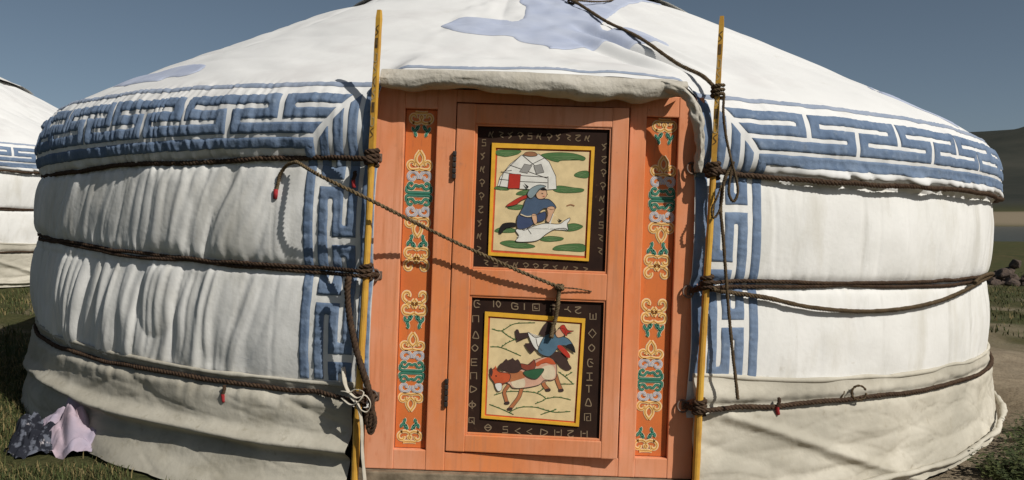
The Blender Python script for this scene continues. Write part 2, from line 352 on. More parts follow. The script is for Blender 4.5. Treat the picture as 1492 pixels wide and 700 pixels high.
def roof_surf(ph, v):
    ph, v = np.broadcast_arrays(np.asarray(ph, float), np.asarray(v, float))
    r = np.interp(v, _tt, _rr); z = np.interp(v, _tt, _zz); nr = np.interp(v, _tt, _dz / _ln); nz = -np.interp(v, _tt, _dr / _ln)
    s = RG * ph; lw = leftw(ph); doorw = 1 - sstep(DH - .03, DH + .012, np.abs(ph - DC))
    up = sstep(.30, .55, v); xx = r * np.sin(ph); yy = -r * np.cos(ph)
    # roof: sagging panels between the rafters, long diagonal creases, small wrinkles
    d = up * (.012 * np.abs(noise(ph * 9 + 2, v * .55, 31)) + .026 * (np.abs(noise(xx * 1.6 + yy * 2.2, xx * .35 - yy * .5, 33)) - .3)
              + .009 * np.abs(noise(xx * 4.2 + yy * 6, xx * .8 - yy * .9, 34)) + .004 * noise(xx * 9 + yy * 6, yy * 4, 35))
    # creases pulled towards the right pole by the roof rope
    for k, (a0, v0, a1, v1, dep) in enumerate([(R_(7.0), 1.42, R_(16), .55, .050), (R_(9.5), 1.35, R_(17.5), .6, .034), (R_(5), 1.15, R_(14), .50, .028)]):
        tpar = np.clip((v - v0) / (v1 - v0), 0, 1); ac = a0 + (a1 - a0) * tpar
        d = d + dep * gauss((ph - ac) * r, .05) * np.sin(np.pi * tpar) - dep * .9 * gauss((ph - ac) * r + .075, .04) * np.sin(np.pi * tpar)
    # valance: gathers, strong on the left
    va = (1 - sstep(.28, .42, v)) * (1 - doorw)
    d = d + va * ((.006 + .010 * lw) * (np.abs(noise(s * 7 - v * 2, v * 2, 41)) - .3) + (.002 + .005 * lw) * noise(s * 58 + 2 * noise(s * 4, v * 6, 3), v * 5, 43) + .004 * noise(s * 14, v * 16, 45))
    hemw = (1 - sstep(.0, .055, v))
    g = np.abs(noise(s * 11 + v * 9, v * 6, 47))
    d = d + hemw * ((.012 + .018 * sstep(R_(20), R_(34), ph)) * (g - .25)) * sstep(-.04, .02, v) - .010 * gauss(v, .014)
    # frilled hem bulging over the rope on the right hand side
    rw = sstep(R_(17), R_(24), ph)
    d = d + rw * (.026 * gauss(v - .030, .024) + .016 * gauss(v - .028, .026) * (np.abs(noise(s * 8 + v * 14, 1.3, 49)) * 2 - .6))
    dz = doorw * (.058 * (1 - sstep(.30, .75, v)) + .006 * noise(s * 9, v * 9, 51))
    P = np.stack([(r + nr * d + doorw * .03 * (1 - sstep(.3, .6, v))) * np.sin(ph), -(r + nr * d + doorw * .03 * (1 - sstep(.3, .6, v))) * np.cos(ph), z + nz * d + dz + (zrope(0, ph) - 1.31) * (1 - sstep(-.05, .34, v))], -1)
    P[..., :2] *= ksq(ph)[..., None]
    return P, np.stack([nr * np.sin(ph), -nr * np.cos(ph), nz], -1)
def skirt_surf(ph, u):               # u = 0 top ... 1 ground hem
    ph, u = np.broadcast_arrays(np.asarray(ph, float), np.asarray(u, float))
    s = RG * ph; lw = 1 - sstep(R_(-12), R_(0), ph); fl = lw * sstep(R_(-40), R_(-30), ph); lw = lw * (.45 + .55 * sstep(R_(-60), R_(-42), ph))
    zt = np.where(ph < 0, .445, .485 + .035 * gauss(ph - PR, .12)) + .008 * noise(s * 4, 0 * s, 61)
    zb = .02 + .05 * sstep(R_(15), R_(60), ph) + .010 * noise(s * 2.5, 0 * s, 63)
    z = zt + (zb - zt) * u
    r = 3.218 + .024 * (.5 - .5 * np.sin(ph)) + .026 * u ** 1.3 + (.04 + .03 * noise(s * 1.3, 0 * s, 64)) * np.clip(u - .35, 0, 1) ** 1.5
    r = r - .020 * gauss(z - .405, .02) * 1.0
    # left: folded-up roll, lower flap spreading on the grass
    zr = .215 + .03 * noise(s * 1.2, 0 * s, 65)
    r = r + lw * (.050 * gauss(z - zr, .024) - .016 * gauss(z - zr + .05, .022)) + fl * .10 * sstep(.13, -.01, z) * (.65 + .5 * noise(s * 1.7, 0 * s, 66))
    # long diagonal drag folds and crumple
    rwt = sstep(PR - .02, PR + .05, ph)
    q = s * .75 + z * 2.2
    r = r + (.018 * (np.abs(noise(q * 3.2, s * .7 - z * 1.0, 67)) - .3) + .011 * np.abs(noise(s * 3.5 - z * 9, s * 1.2 + z * 1.5, 68)) + .011 * np.abs(noise(s * 1.3 + z * 4, s * .6 - z * 10, 71)) + .0018 * fbm(s * 5, z * 16, 69) + .0008 * noise(s * 26, z * 40, 70)) * sstep(.02, .2, u)
    cz = (s * 1.3 + z * 2.5); r = r - (.0032 * gauss(noise(s * 2.6 + z * 7, z * 8 - s * .9, 73), .06) + .0026 * gauss(noise(s * 3 - z * 11, z * 6 + s * 1.2, 74), .06) + .002 * gauss(noise(s * 5 + z * 3, z * 17, 75), .08)) * sstep(.05, .2, u)
    r = r + rwt * .022 * gauss(q - (RG * PR * .75 + .95) , .05) * sstep(.15, .4, u)
    r = r + .006 * noise(s * 30, z * 3, 72) * gauss(z - .40, .06)
    n = np.stack([np.sin(ph), -np.cos(ph), 0 * ph], -1); r = r * ksq(ph)
    return np.stack([r * np.sin(ph), -r * np.cos(ph), z], -1), n

def phis(a, b, step_m=.009, coarse_from=R_(100)):
    a0, b0 = max(a, -coarse_from), min(b, coarse_from)
    p = [np.linspace(a0, b0, max(2, int((b0 - a0) * RG / step_m)))] if b0 > a0 else []
    if a < -coarse_from: p.insert(0, np.linspace(a, min(-coarse_from, b), max(2, int((min(-coarse_from, b) - a) * RG / .04)), endpoint=False))
    if b > coarse_from: p.append(np.linspace(max(coarse_from, a), b, max(2, int((b - max(coarse_from, a)) * RG / .04)))[1:])
    return np.concatenate(p)
ger = empty('ger', GLOC, (0, TILT, 0))
tag(ger, 'white canvas ger with orange painted door and blue fret borders', 'ger', 'gers')
# wall cover, open at the door: one piece round the back
p_ = np.r_[phis(PR, R_(180)), phis(R_(-180), PL)[1:] + 2 * np.pi]
zs = np.linspace(.36, 1.345, 112)
U, Vz = np.meshgrid(p_, zs, indexing='ij'); Pw, _ = wall_surf((U + np.pi) % (2 * np.pi) - np.pi, Vz)
edge_in = np.minimum(U - PR, PL + 2 * np.pi - U) * RG              # turn the cut edges in behind the frame
wall = mesh_obj('wall_cover', Pw.reshape(-1, 3), grid_faces(len(p_), len(zs)), M['canvas'], ger)
# roof cover
p_ = np.r_[phis(PL, PR, .009), phis(PR, R_(180))[1:], (phis(R_(-180), PL)[1:-1] + 2 * np.pi)]
p_ = np.r_[p_, PL + 2 * np.pi]
VLIP = .315
vs_ = np.unique(np.r_[np.linspace(_tt[0], VLIP, 44), np.linspace(VLIP, 1.3, 80), np.linspace(1.3, VTOP, 70)])
U, Vv = np.meshgrid(p_, vs_, indexing='ij'); Pr_, _ = roof_surf((U + np.pi) % (2 * np.pi) - np.pi, Vv)
um = (p_[:-1] + p_[1:]) / 2; vm = (vs_[:-1] + vs_[1:]) / 2
mask = ~((um[:, None] < PR) & (vm[None, :] < VLIP))
Vc, Qc = compact(Pr_.reshape(-1, 3), grid_faces(len(p_), len(vs_), mask))
roof = mesh_obj('roof_cover', Vc, Qc, M['roof'], ger)
# skirt
SL, SR = R_(-11.0), R_(12.2)
p_ = np.r_[phis(SR, R_(180)), phis(R_(-180), SL)[1:] + 2 * np.pi]
us_ = np.linspace(0, 1, 60); U, Vu = np.meshgrid(p_, us_, indexing='ij'); Ps, _ = skirt_surf((U + np.pi) % (2 * np.pi) - np.pi, Vu)
left_half = ((p_[:-1] > np.pi) & True)              # left of the door the canvas colour is darker, with stronger stains
skirt = mesh_obj('skirt', Ps.reshape(-1, 3), grid_faces(len(p_), len(us_)), [M['skirt'], M['skirt_left']], ger, True, False, np.repeat(left_half, len(us_) - 1).astype(int).tolist())
# rolled hem of the skirt on the right
a = np.linspace(SR + .02, R_(115), 300); P, n = skirt_surf(a, np.full_like(a, .93)); 
P = P + n * (.014 + .016 * sstep(R_(25), R_(55), a) + .010 * noise(a * 9, a * 0, 3))[:, None]; P[:, 2] += .012 + .03 * sstep(R_(30), R_(60), a) + .012 * noise(a * 7, a * 0, 8)
V, Fc = tube_vf(P, .0135 + .005 * noise(a * 14, a * 0, 5) + .003 * noise(a * 60, a * 0, 6), 10, .75)
mesh_obj('rolled_hem', V, Fc, M['skirt'], skirt)
# fabric welt along the skirt's top edge (carries the lowest rope)
for (a0, a1) in ((R_(-100), SL), (SR, R_(100))):
    a = np.linspace(a0, a1, 400); P, n = skirt_surf(a, np.zeros_like(a)); P = P - n * .004
    V, Fc = tube_vf(P, .009 + .003 * noise(a * 25, a * 0, 5), 8); mesh_obj('top_welt', V, Fc, M['skirt_left' if a0 < 0 else 'skirt'], skirt)

# ------------------------------------------------------------------ sewn-on blue fabric
def sdf_boxes(U, V, boxes):
    d = np.full(U.shape, 9.0)
    for (a, b_, c, e) in boxes:
        dx = np.abs(U - (a + b_) / 2) - (b_ - a) / 2; dy = np.abs(V - (c + e) / 2) - (e - c) / 2
        d = np.minimum(d, np.hypot(np.maximum(dx, 0), np.maximum(dy, 0)) + np.minimum(np.maximum(dx, dy), 0))
    return d
def sdf_poly(U, V, poly):
    d = np.full(U.shape, 1e9); inside = np.zeros(U.shape, bool); n = len(poly)
    for i in range(n):
        (x1, y1), (x2, y2) = poly[i], poly[(i + 1) % n]
        ex, ey = x2 - x1, y2 - y1; t = np.clip(((U - x1) * ex + (V - y1) * ey) / (ex * ex + ey * ey + 1e-12), 0, 1)
        d = np.minimum(d, (U - x1 - t * ex) ** 2 + (V - y1 - t * ey) ** 2)
        c = ((y1 > V) != (y2 > V)) & (U < (x2 - x1) * (V - y1) / (y2 - y1 + 1e-12) + x1); inside ^= c
    return np.where(inside, -1, 1) * np.sqrt(d)
def applique(name, sdf, us, vs, surf, material, parent, off=.003, puff=.006, pf=(62, 16), seed=80, wob=.0018):
    U, V = np.meshgrid(us, vs, indexing='ij')
    def S(u, v): return sdf(u + wob * noise(u * 22, v * 22, seed), v + wob * noise(u * 22 + 50, v * 22, seed + 1))
    d = S(U, V); h = 1e-3
    keep = (np.minimum(np.minimum(d[:-1, :-1], d[1:, :-1]), np.minimum(d[:-1, 1:], d[1:, 1:])) < -.0005)
    gx = (S(U + h, V) - d) / h; gy = (S(U, V + h) - d) / h; g2 = gx * gx + gy * gy + 1e-9
    out = np.clip(d, 0, .02)
    U2 = U - out * gx / g2; V2 = V - out * gy / g2
    inn = np.clip(-d / .007, 0, 1); inn = inn * (2 - inn)
    crk = .5 + .75 * noise(U2 * pf[0] + V2 * 18, V2 * pf[1], seed + 3) + .45 * np.abs(noise(U2 * pf[0] * 2 - V2 * 22, V2 * pf[1] * 1.6 + 9, seed + 4))
    P, n = surf(U2, V2)
    P = P + n * (.0012 + inn * (off + puff * crk))[..., None]
    Vc, Qc = compact(P.reshape(-1, 3), grid_faces(len(us), len(vs), keep))
    return mesh_obj(name, Vc, Qc, material, parent)
ROWS = dict(D=(.048, .092), C=(.107, .151), B=(.168, .210), A=(.230, .275), T=(.322, .352))
COLS = dict(D=(.250, .290), C=(.188, .228), B=(.129, .168), A=(.071, .109))
def fret(g0, h, n, lo, rows, gw=.024, vw=.048):
    A, B, C = rows['A'], rows['B'], rows['C']
    A0, A1 = min(A), max(A); B0, B1 = min(B), max(B); C0, C1 = min(C), max(C)
    bx = []; g = [g0 + 2 * h * k for k in range(n)]; b_ = [g0 + h + 2 * h * k for k in range(n)]
    G_ = [lo - gw] + g; Bb = [lo - gw] + b_
    ab = (min(A0, B0), max(A1, B1)); bc = (min(B0, C0), max(B1, C1))
    for k in range(n):
        bx.append((G_[k] + gw / 2, G_[k + 1] - gw / 2, A0, A1)); bx.append((Bb[k] + gw / 2, Bb[k + 1] - gw / 2, C0, C1))
        bx.append(((lo if k == 0 else b_[k - 1] + gw / 2), g[k] - gw / 2, B0, B1)); bx.append((g[k] + gw / 2, b_[k] - gw / 2, B0, B1))
        bx += [(g[k] - gw / 2 - vw, g[k] - gw / 2, *ab), (g[k] + gw / 2, g[k] + gw / 2 + vw, *ab)]
        bx += [(b_[k] - gw / 2 - vw, b_[k] - gw / 2, *bc), (b_[k] + gw / 2, b_[k] + gw / 2 + vw, *bc)]
    return bx
def em(v): return .275 - (v - .06) * .25 / .29          # mitre line between valance rows and door-side columns
for side, g0, h, puff in ((-1, .40, .247, .0050), (1, .485, .258, .0032)):
    phi = (lambda e, s=side: (PL - e / RG) if s < 0 else (PR + e / RG))
    surf = lambda e, v, f=phi: roof_surf(f(e), v)
    wsurf = lambda e, z, f=phi: wall_surf(f(e), z)
    EM = 5.2
    es = np.arange(-.004, EM, .0075); sd_ = 80 + side
    bx = fret(g0, h, 10, -.1, ROWS)
    applique('fret_border', lambda u, v: np.maximum(sdf_boxes(u, v, bx), (em(v) + .018 - u) * .75), es, np.arange(.095, .29, .0065), surf, M['blue'], roof, .0025, puff, seed=sd_)
    applique('fret_border_line', lambda u, v: sdf_boxes(u, v, [(.252, 9, *ROWS['D'])]), es[es > .2], np.arange(.04, .10, .0065), surf, M['blue'], roof, .0025, puff, seed=sd_ + 2)
    applique('eave_stripe', lambda u, v: sdf_boxes(u, v, [(-.004, 9, *ROWS['T'])]), es, np.arange(.315, .365, .006), surf, M['stripe_blue'], roof, .003, .003, seed=sd_ + 3)
    # door-side columns on the valance
    ec = np.arange(-.003, .30, .0055); vv = np.arange(-.035, .33, .0065)
    cb = [(*COLS['A'], -1, 1), (*COLS['B'], -1, 1), (*COLS['C'], -1, 1)]
    applique('corner_fret', lambda u, v: np.maximum(np.maximum(sdf_boxes(u, v, cb), (u - em(v) + .018) * .75), -.03 - v), ec, vv, surf, M['blue'], roof, .0025, puff * .8, seed=sd_ + 4)
    applique('corner_line', lambda u, v: sdf_boxes(u, v, [(*COLS['D'], -.03, .07)]), ec, vv, surf, M['blue'], roof, .0025, puff * .8, seed=sd_ + 5)
    applique('door_edge_strip', lambda u, v: sdf_boxes(u, v, [(.004, .05, -.03, .315)]), ec, vv, surf, M['blue'], roof, .0025, puff * .8, seed=sd_ + 6)
    # door-side border on the wall cover
    zz = np.arange(.42, 1.32, .0065)
    rows = dict(A=COLS['A'], B=COLS['B'], C=COLS['C'])
    fx = fret(.545 if side < 0 else .50, .225, 3, .30, rows, .03, .045); fx = [(c, d, a_, b_) for (a_, b_, c, d) in fx]
    applique('wall_fret_border', lambda u, v: np.maximum(np.maximum(sdf_boxes(u, v, fx), v - 1.30), (.455 if side < 0 else .50) - v), ec, zz, wsurf, M['blue'], wall, .0025, puff * .8, (16, 58), seed=sd_ + 7)
    applique('wall_border_line', lambda u, v: sdf_boxes(u, v, [(*COLS['D'], .455 if side < 0 else .50, 1.30)]), ec, zz, wsurf, M['blue'], wall, .0025, puff * .8, (16, 58), seed=sd_ + 8)
    applique('wall_edge_strip', lambda u, v: sdf_boxes(u, v, [(.003, .052, .455 if side < 0 else .50, 1.30)]), ec, zz, wsurf, M['blue'], wall, .0025, puff * .8, (16, 58), seed=sd_ + 9)
# stripe along the roof edge over the door
applique('eave_stripe', lambda u, v: sdf_boxes(u, v, [(PL * RG, PR * RG, .345, .367)]), np.arange(PL * RG, PR * RG, .0075), np.arange(.335, .375, .005), lambda u, v: roof_surf(u / RG, v), M['stripe_blue'], roof, .003, .002, seed=99)
# cloud-shaped patches on the roof
def hit_roof(px, py):
    o, d = ray(px, py); t = np.linspace(2.5, 7.5, 4000); P = o[None] + t[:, None] * d[None]
    r = np.hypot(P[:, 0], P[:, 1]) / ksq(np.arctan2(P[:, 0], -P[:, 1])); zp = np.interp(r, _rr[::-1], _zz[::-1]); k = np.where((P[:, 2] < zp) & (r < 3.2))[0]
    return P[k[0]] if len(k) else (hit_roof(px, py + 2) if py < 300 else None)
def roof_xy(u, v):
    ph = np.arctan2(u, -v); r = np.hypot(u, v) / ksq(ph); return roof_surf(ph, np.interp(r, _rr[::-1], _tt[::-1]))
def patch(name, pix):
    Q = [hit_roof(*p) for p in pix]; Q = [tuple(q[:2]) for q in Q if q is not None]
    if len(Q) < 3: return
    A = np.array(Q); sm = resample(np.c_[np.vstack([A, A[:1]]), np.zeros(len(A) + 1)], .03)[:-1, :2]; poly = [tuple(q) for q in sm]
    lo, hi = sm.min(0) - .02, sm.max(0) + .02
    applique(name, lambda u, v: sdf_poly(u, v, poly), np.arange(lo[0], hi[0], .012), np.arange(lo[1], hi[1], .012), roof_xy, M['pale_blue'], roof, .0035, .002, (4, 30), seed=120, wob=.003)
patch('cloud_patch', [(643, 44), (655, 38), (669, 33), (700, 31), (735, 32), (752, 36), (763, 29), (766, 15), (762, 4), (850, 2), (960, 3), (930, 9), (905, 14), (889, 25), (878, 36), (873, 44), (884, 51), (903, 43), (930, 47), (960, 58), (976, 67), (955, 71), (900, 68), (870, 70), (820, 72), (800, 76), (795, 70), (752, 61), (748, 57), (696, 55), (660, 51)])
patch('cloud_patch', [(165, 121), (200, 110), (240, 105), (298, 99), (292, 106), (270, 113), (243, 115), (230, 121), (198, 124), (180, 126)])
patch('cloud_patch', [(1252, 115), (1300, 124), (1350, 137), (1398, 155), (1372, 152), (1340, 149), (1322, 142), (1290, 137), (1272, 130)])
# crown cover: square felt laid over the smoke hole
def crown():
    n = 70; u = np.linspace(-1, 1, n); U, V = np.meshgrid(u, u, indexing='ij')
    a = np.arctan2(U, -V) + R_(45); m = np.maximum(abs(U), abs(V)); r = m * 1.2 * (1 + .20 * (1 - abs(np.abs(U) - np.abs(V)) / (m + 1e-6)) * m)
    z = np.where(r < .70, 2.79 + .04 * (1 - (r / .7) ** 2), 2.79 - (r - .70) * .40) + .006 * noise(U * 9, V * 9, 3) + .010 * np.abs(noise(U * 3 + V * 2, V * 3, 5))
    z = np.maximum(z, np.interp(r, _rr[::-1], _zz[::-1]) + .045)
    return mesh_obj('crown_cover', np.stack([r * np.sin(a), -r * np.cos(a), z], -1).reshape(-1, 3), grid_faces(n, n), M['canvas'], ger)
crown_o = crown()
a = np.linspace(0, 2 * np.pi, 500); V, Fc = rope_vf(np.stack([.93 * np.sin(a), -.93 * np.cos(a), np.interp(.93, _rr[::-1], _zz[::-1]) + .024 + .012 * noise(a * 4, a * 0, 4)], 1), .013, 2, .09, .02, 5, False)
mesh_obj('crown_cord', V, Fc, M['rope'], crown_o)

# ------------------------------------------------------------------ lining rolled over the door head and drooping at its right side
a = np.linspace(PL + .004, PR - .02, 260); sec = np.linspace(0, 1, 16)
A_, S_ = np.meshgrid(a, sec, indexing='ij')
zb = 1.584 + .010 * noise(A_ * 14, 0 * A_, 3) + .007 * noise(A_ * 45, 0 * A_, 4) - .018 * gauss(A_ - R_(4), .09) + .03 * sstep(R_(8), R_(12), A_)
zt = 1.655
rad = 3.20 + .062 * np.sin(np.pi * np.clip(S_ * 1.02, 0, 1)) ** .55 + .006 * fbm(A_ * 20, S_ * 4, 7)
zz_ = zt + (zb - zt) * (.5 - .5 * np.cos(np.pi * S_)) + .006 * noise(A_ * 30, S_ * 5, 9)
lin = mesh_obj('door_head_lining', np.stack([rad * np.sin(A_), -rad * np.cos(A_), zz_], -1).reshape(-1, 3), grid_faces(len(a), len(sec)), M['lining'], ger)
fp = np.array([L(px, py, Yp) for px, py, Yp in ((962, 126, -3.20), (986, 131, -3.215), (1003, 143, -3.22), (1013, 165, -3.215), (1018, 195, -3.205), (1019, 225, -3.195), (1017, 252, -3.18))])
fp = resample(fp, .01); n = len(fp); k_ = np.arange(n); Tf, _, _ = frames(fp)
side_ = np.stack([Tf[:, 2], 0 * k_, -Tf[:, 0]], 1); side_ /= np.linalg.norm(side_, axis=1)[:, None]     # across the flap, in the door's plane
wv = np.linspace(-1, 1, 15); hw = (.024 + .007 * noise(k_ * .22, 0 * k_, 3)) * (1 - .45 * np.linspace(0, 1, n) ** 2)
Vf = fp[:, None, :] + side_[:, None, :] * (hw[:, None] * wv[None, :])[..., None]
Vf[..., 1] -= .030 * np.sqrt(1 - .97 * wv[None, :] ** 2) + .008 * noise(k_[:, None] * .3, wv[None, :] * 2.2, 5)
Vf[..., 0] += .005 * noise(k_[:, None] * .5, wv[None, :] * 3, 6)
mesh_obj('lining_flap', Vf.reshape(-1, 3), grid_faces(n, 15), M['lining'], ger)

# ------------------------------------------------------------------ door frame and door leaf
YF = -3.125                    # front plane of the frame
X0, X1 = L(538, 425, YF)[0], L(1017, 425, YF)[0]
SLx = (L(582, 400, YF)[0], L(629, 400, YF)[0]); SRx = (L(934, 420, YF)[0], L(981, 420, YF)[0])
HX = L(657, 425, YF)[0]; LX1 = L(908, 425, YF)[0]
ZB, ZT = .118, 1.60; SZ0, SZ1 = .195, 1.52
bm = bmesh.new()
yb = YF + .09
bbox(bm, X0, SLx[0], YF, yb, ZB, ZT); bbox(bm, SLx[1], HX - .003, YF, yb, ZB + .0, ZT)
bbox(bm, LX1 + .004, SRx[0], YF, yb, ZB, ZT); bbox(bm, SRx[1], X1, YF, yb, ZB, ZT)
bbox(bm, SLx[0] - .001, SLx[1] + .001, YF + .002, yb, ZB, SZ0); bbox(bm, SLx[0] - .001, SLx[1] + .001, YF + .002, yb, SZ1, ZT)
bbox(bm, SRx[0] - .001, SRx[1] + .001, YF + .002, yb, ZB, SZ0); bbox(bm, SRx[0] - .001, SRx[1] + .001, YF + .002, yb, SZ1, ZT)
bbox(bm, HX - .004, LX1 + .005, YF + .002, yb, ZB, .190); bbox(bm, HX - .004, LX1 + .005, YF + .002, yb, 1.55, ZT)
door_frame = bm_obj('door_frame', bm, M['orange'], ger)
bm = bmesh.new(); bbox(bm, X0 - .03, X1 + .02, YF - .03, yb + .1, -.02, ZB - .003, .006); bm_obj('sill_plank', bm, M['plank'], ger)
bm = bmesh.new(); bbox(bm, HX, LX1, yb + .01, yb + .03, .1, 1.57, 0); bm_obj('door_back', bm, M['brown'], ger)

def ribbon(pts, wd, closed=False):   # flat stroke in a plane (2-D points) -> verts2d, quads
    P = np.asarray(pts, float); T = np.gradient(P, axis=0) if len(P) > 1 else P
    if closed: T = (np.roll(P, -1, 0) - np.roll(P, 1, 0))
    T /= np.linalg.norm(T, axis=1)[:, None] + 1e-9; N = np.stack([-T[:, 1], T[:, 0]], 1)
    wd = np.broadcast_to(wd, (len(P),))[:, None]
    V = np.vstack([P + N * wd / 2, P - N * wd / 2]); n = len(P); m = n if closed else n - 1
    return V, [(i, (i + 1) % n, n + (i + 1) % n, n + i) for i in range(m)]
def cr2(pts, n=10, closed=False):
    P = np.asarray(pts, float)
    if len(P) < 3: return np.array([P[0] + (P[-1] - P[0]) * t for t in np.linspace(0, 1, 4)])
    Q = np.vstack([P[-1:], P, P[:2]]) if closed else np.vstack([2 * P[0] - P[1], P, 2 * P[-1] - P[-2]])
    out = []
    for i in range(1, len(Q) - 2):
        t = np.linspace(0, 1, n, endpoint=False)[:, None]; a, b_, c, d = Q[i - 1], Q[i], Q[i + 1], Q[i + 2]
        out.append(.5 * (2 * b_ + (c - a) * t + (2 * a - 5 * b_ + 4 * c - d) * t ** 2 + (3 * b_ - a - 3 * c + d) * t ** 3))
    return np.vstack(out + ([] if closed else [P[-1:]]))
class Paint:                         # flat painted shapes, each coat a hair above the last
    def __init__(s, place): s.place = place; s.V = []; s.F = []; s.m = []; s.mats = []; s.k = 0
    def _m(s, c):
        if c not in s.mats: s.mats.append(c)
        return s.mats.index(c)
    def add(s, v2, faces, c, lift):
        o = len(s.V); s.V += [s.place(p[0], p[1], lift) for p in v2]; mi = s._m(c)
        for f in faces: s.F.append(tuple(i + o for i in f)); s.m.append(mi)
    def poly(s, pts, c, lift, smooth=True, line=None, lw=1.6):
        P = cr2(pts, 5, True) if smooth else np.asarray(pts, float)
        s.add(P, [tuple(range(len(P)))], c, lift)
        if line: v, f = ribbon(P, lw, True); s.add(v, f, line, lift + .0004)
    def stroke(s, pts, wd, c, lift, smooth=True):
        P = cr2(pts) if smooth else np.asarray(pts, float); v, f = ribbon(P, wd); s.add(v, f, c, lift)
    def build(s, name, parent):
        bm = bmesh.new(); vs = [bm.verts.new(v) for v in s.V]
        for f, mi in zip(s.F, s.m):
            try: fc = bm.faces.new([vs[i] for i in f]); fc.material_index = mi
            except ValueError: pass
        bmesh.ops.triangulate(bm, faces=[f for f in bm.faces if len(f.verts) > 4])
        for f in bm.faces:
            f.normal_update()
            if f.normal.y > 0: f.normal_flip()
        me = bpy.data.meshes.new(name); bm.to_mesh(me); bm.free()
        for c in s.mats: me.materials.append(M['p_' + c])
        o = bpy.data.objects.new(name, me); col.objects.link(o); o.parent = parent; return o

# painted scroll ornaments on the side strips
def sp(cx, cy, r0, r1, a0, a1, n=7):
    return [(cx + (r0 + (r1 - r0) * t) * math.cos(math.radians(a0 + (a1 - a0) * t)), cy + (r0 + (r1 - r0) * t) * math.sin(math.radians(a0 + (a1 - a0) * t))) for t in np.linspace(0, 1, n)]
def motif_long():
    h = [('oyellow', [(0, -172), (15, -148), (14, -128), (0, -112)]),
         ('oyellow', [(0, -100), (18, -96)] + sp(30, -116, 20, 8, 70, -215)),
         ('oblue', [(2, -60), (8, -78), (22, -88)] + sp(28, -68, 19, 8, -70, 200)),
         ('ogreen', [(0, -30), (14, -34)] + sp(32, -34, 15, 7, 120, -160, 6)),
         ('ogreen', [(48, -30), (50, -12), (40, -6), (0, -6)]),
         ('oblue', [(34, -4), (47, 2)])]
    h = h[:5]
    return h + [(c, [(x, -y) for x, y in p]) for c, p in h]
def motif_cloud():                   # green leaves over a double yellow scroll
    return [('ogreen', [(8, -38), (14, -50)] + sp(30, -48, 13, 6, 160, 400, 6)), ('ogreen', [(28, -62), (22, -76), (26, -84)]),
            ('oyellow', [(0, -30), (14, -36)] + sp(32, -16, 20, 8, -110, 170)),
            ('oyellow', [(0, 0), (14, 4), (30, 6)] + sp(30, 30, 21, 8, -80, 200)), ('oyellow', [(0, -12), (7, -2), (7, 10), (0, 18)])]
def motif_half():
    return [('ogreen', [(10, -6), (16, -20)] + sp(30, -18, 12, 6, 160, 400, 6)), ('ogreen', [(28, -32), (22, -44), (26, -50)]),
            ('oyellow', [(0, 10), (16, 2), (34, 4)] + sp(32, 24, 20, 8, -80, 190)), ('oyellow', [(0, 44), (14, 44), (28, 46)]), ('oyellow', [(0, 18), (6, 26), (0, 34)])]
def ornament(cx, cy, half_px_w, half_px_h, ref_h, motif, flip, parent, lean):
    c = L(cx, cy, YF + .024); sx = half_px_w / 375 / 50; sy = half_px_h / 375 / ref_h
    pt = Paint(lambda x, z, l: (c[0] + x * sx, YF + .024 - l, c[2] - z * sy * (-1 if flip else 1)))
    for k, (wd, pick) in enumerate(((15, 'olight'), (11, None), (2.0, 'sh'))):
        for cname, p in motif:
            cc = cname if pick is None else ('olight' if pick == 'olight' else {'oyellow': 'oshade', 'oblue': 'olight', 'ogreen': 'oteal'}[cname])
            for m in (-1, 1):
                pt.stroke([(x * m, y) for x, y in p], wd, cc, .0012 + .0009 * k + (.0001 if m > 0 else 0) + (.0002 if cname == 'ogreen' else 0))
    return pt.build('scroll_ornament', parent)
for (xs_, cen) in ((SLx, [(614, 181), (610, 283), (607, 376), (604, 444), (600, 542), (597, 628)]), (SRx, [(968, 192), (965, 291), (957, 387), (953, 456), (947, 554), (941, 641)])):
    bm = bmesh.new(); bbox(bm, xs_[0] + .002, xs_[1] - .002, YF + .024, yb, SZ0 + .002, SZ1 - .002, .002)
    strip = bm_obj('ornament_strip', bm, M['orange_panel'], ger)
    ornament(*cen[0], 16.5, 22, 60, motif_half(), True, strip, 0); ornament(*cen[1], 18, 65, 176, motif_long(), False, strip, 0)
    ornament(*cen[2], 18, 29, 72, motif_cloud(), False, strip, 0); ornament(*cen[3], 18, 30, 72, motif_cloud(), True, strip, 0)
    ornament(*cen[4], 17.5, 59, 176, motif_long(), False, strip, 0); ornament(*cen[5], 17, 20, 56, motif_half(), False, strip, 0)

# door leaf, hinged left and standing slightly ajar
AJ = R_(3.0); ca, sa = math.cos(AJ), math.sin(AJ)
def leafP(u, z, d): return (HX + u * ca - d * sa, YF - u * sa - d * ca - .004, z)
def to_leaf(px, py, dep=0.0):
    o, d = ray(px, py); n = np.array([-sa, -ca, 0.0]); p0 = np.array(leafP(0, 0, dep)); t = np.dot(p0 - o, n) / np.dot(d, n)
    q = o + t * d; return float((q[0] - p0[0]) * ca - (q[1] - p0[1]) * sa), float(q[2])
LW = to_leaf(908, 425)[0]; LZ0, LZ1 = .196, 1.545
def quad_in(pts):                    # axis-aligned rectangle that best fits four traced corners
    A = np.array([to_leaf(*p, -.016) for p in pts]); return (A[[0, 3], 0].mean(), A[[1, 2], 0].mean(), A[[2, 3], 1].mean(), A[[0, 1], 1].mean())
UP = quad_in([(695, 180), (895, 188), (886, 405), (688, 386)]); LO = quad_in([(683, 428), (884, 440), (869, 646), (677, 628)])
u0, u1 = (UP[0] + LO[0]) / 2, (UP[1] + LO[1]) / 2
lf = lambda co: leafP(co.x, co.z, co.y)
bm = bmesh.new(); T0 = -.036
bbox(bm, 0, u0, T0, 0, LZ0, LZ1, .004, lf); bbox(bm, u1, LW, T0, 0, LZ0, LZ1, .004, lf)
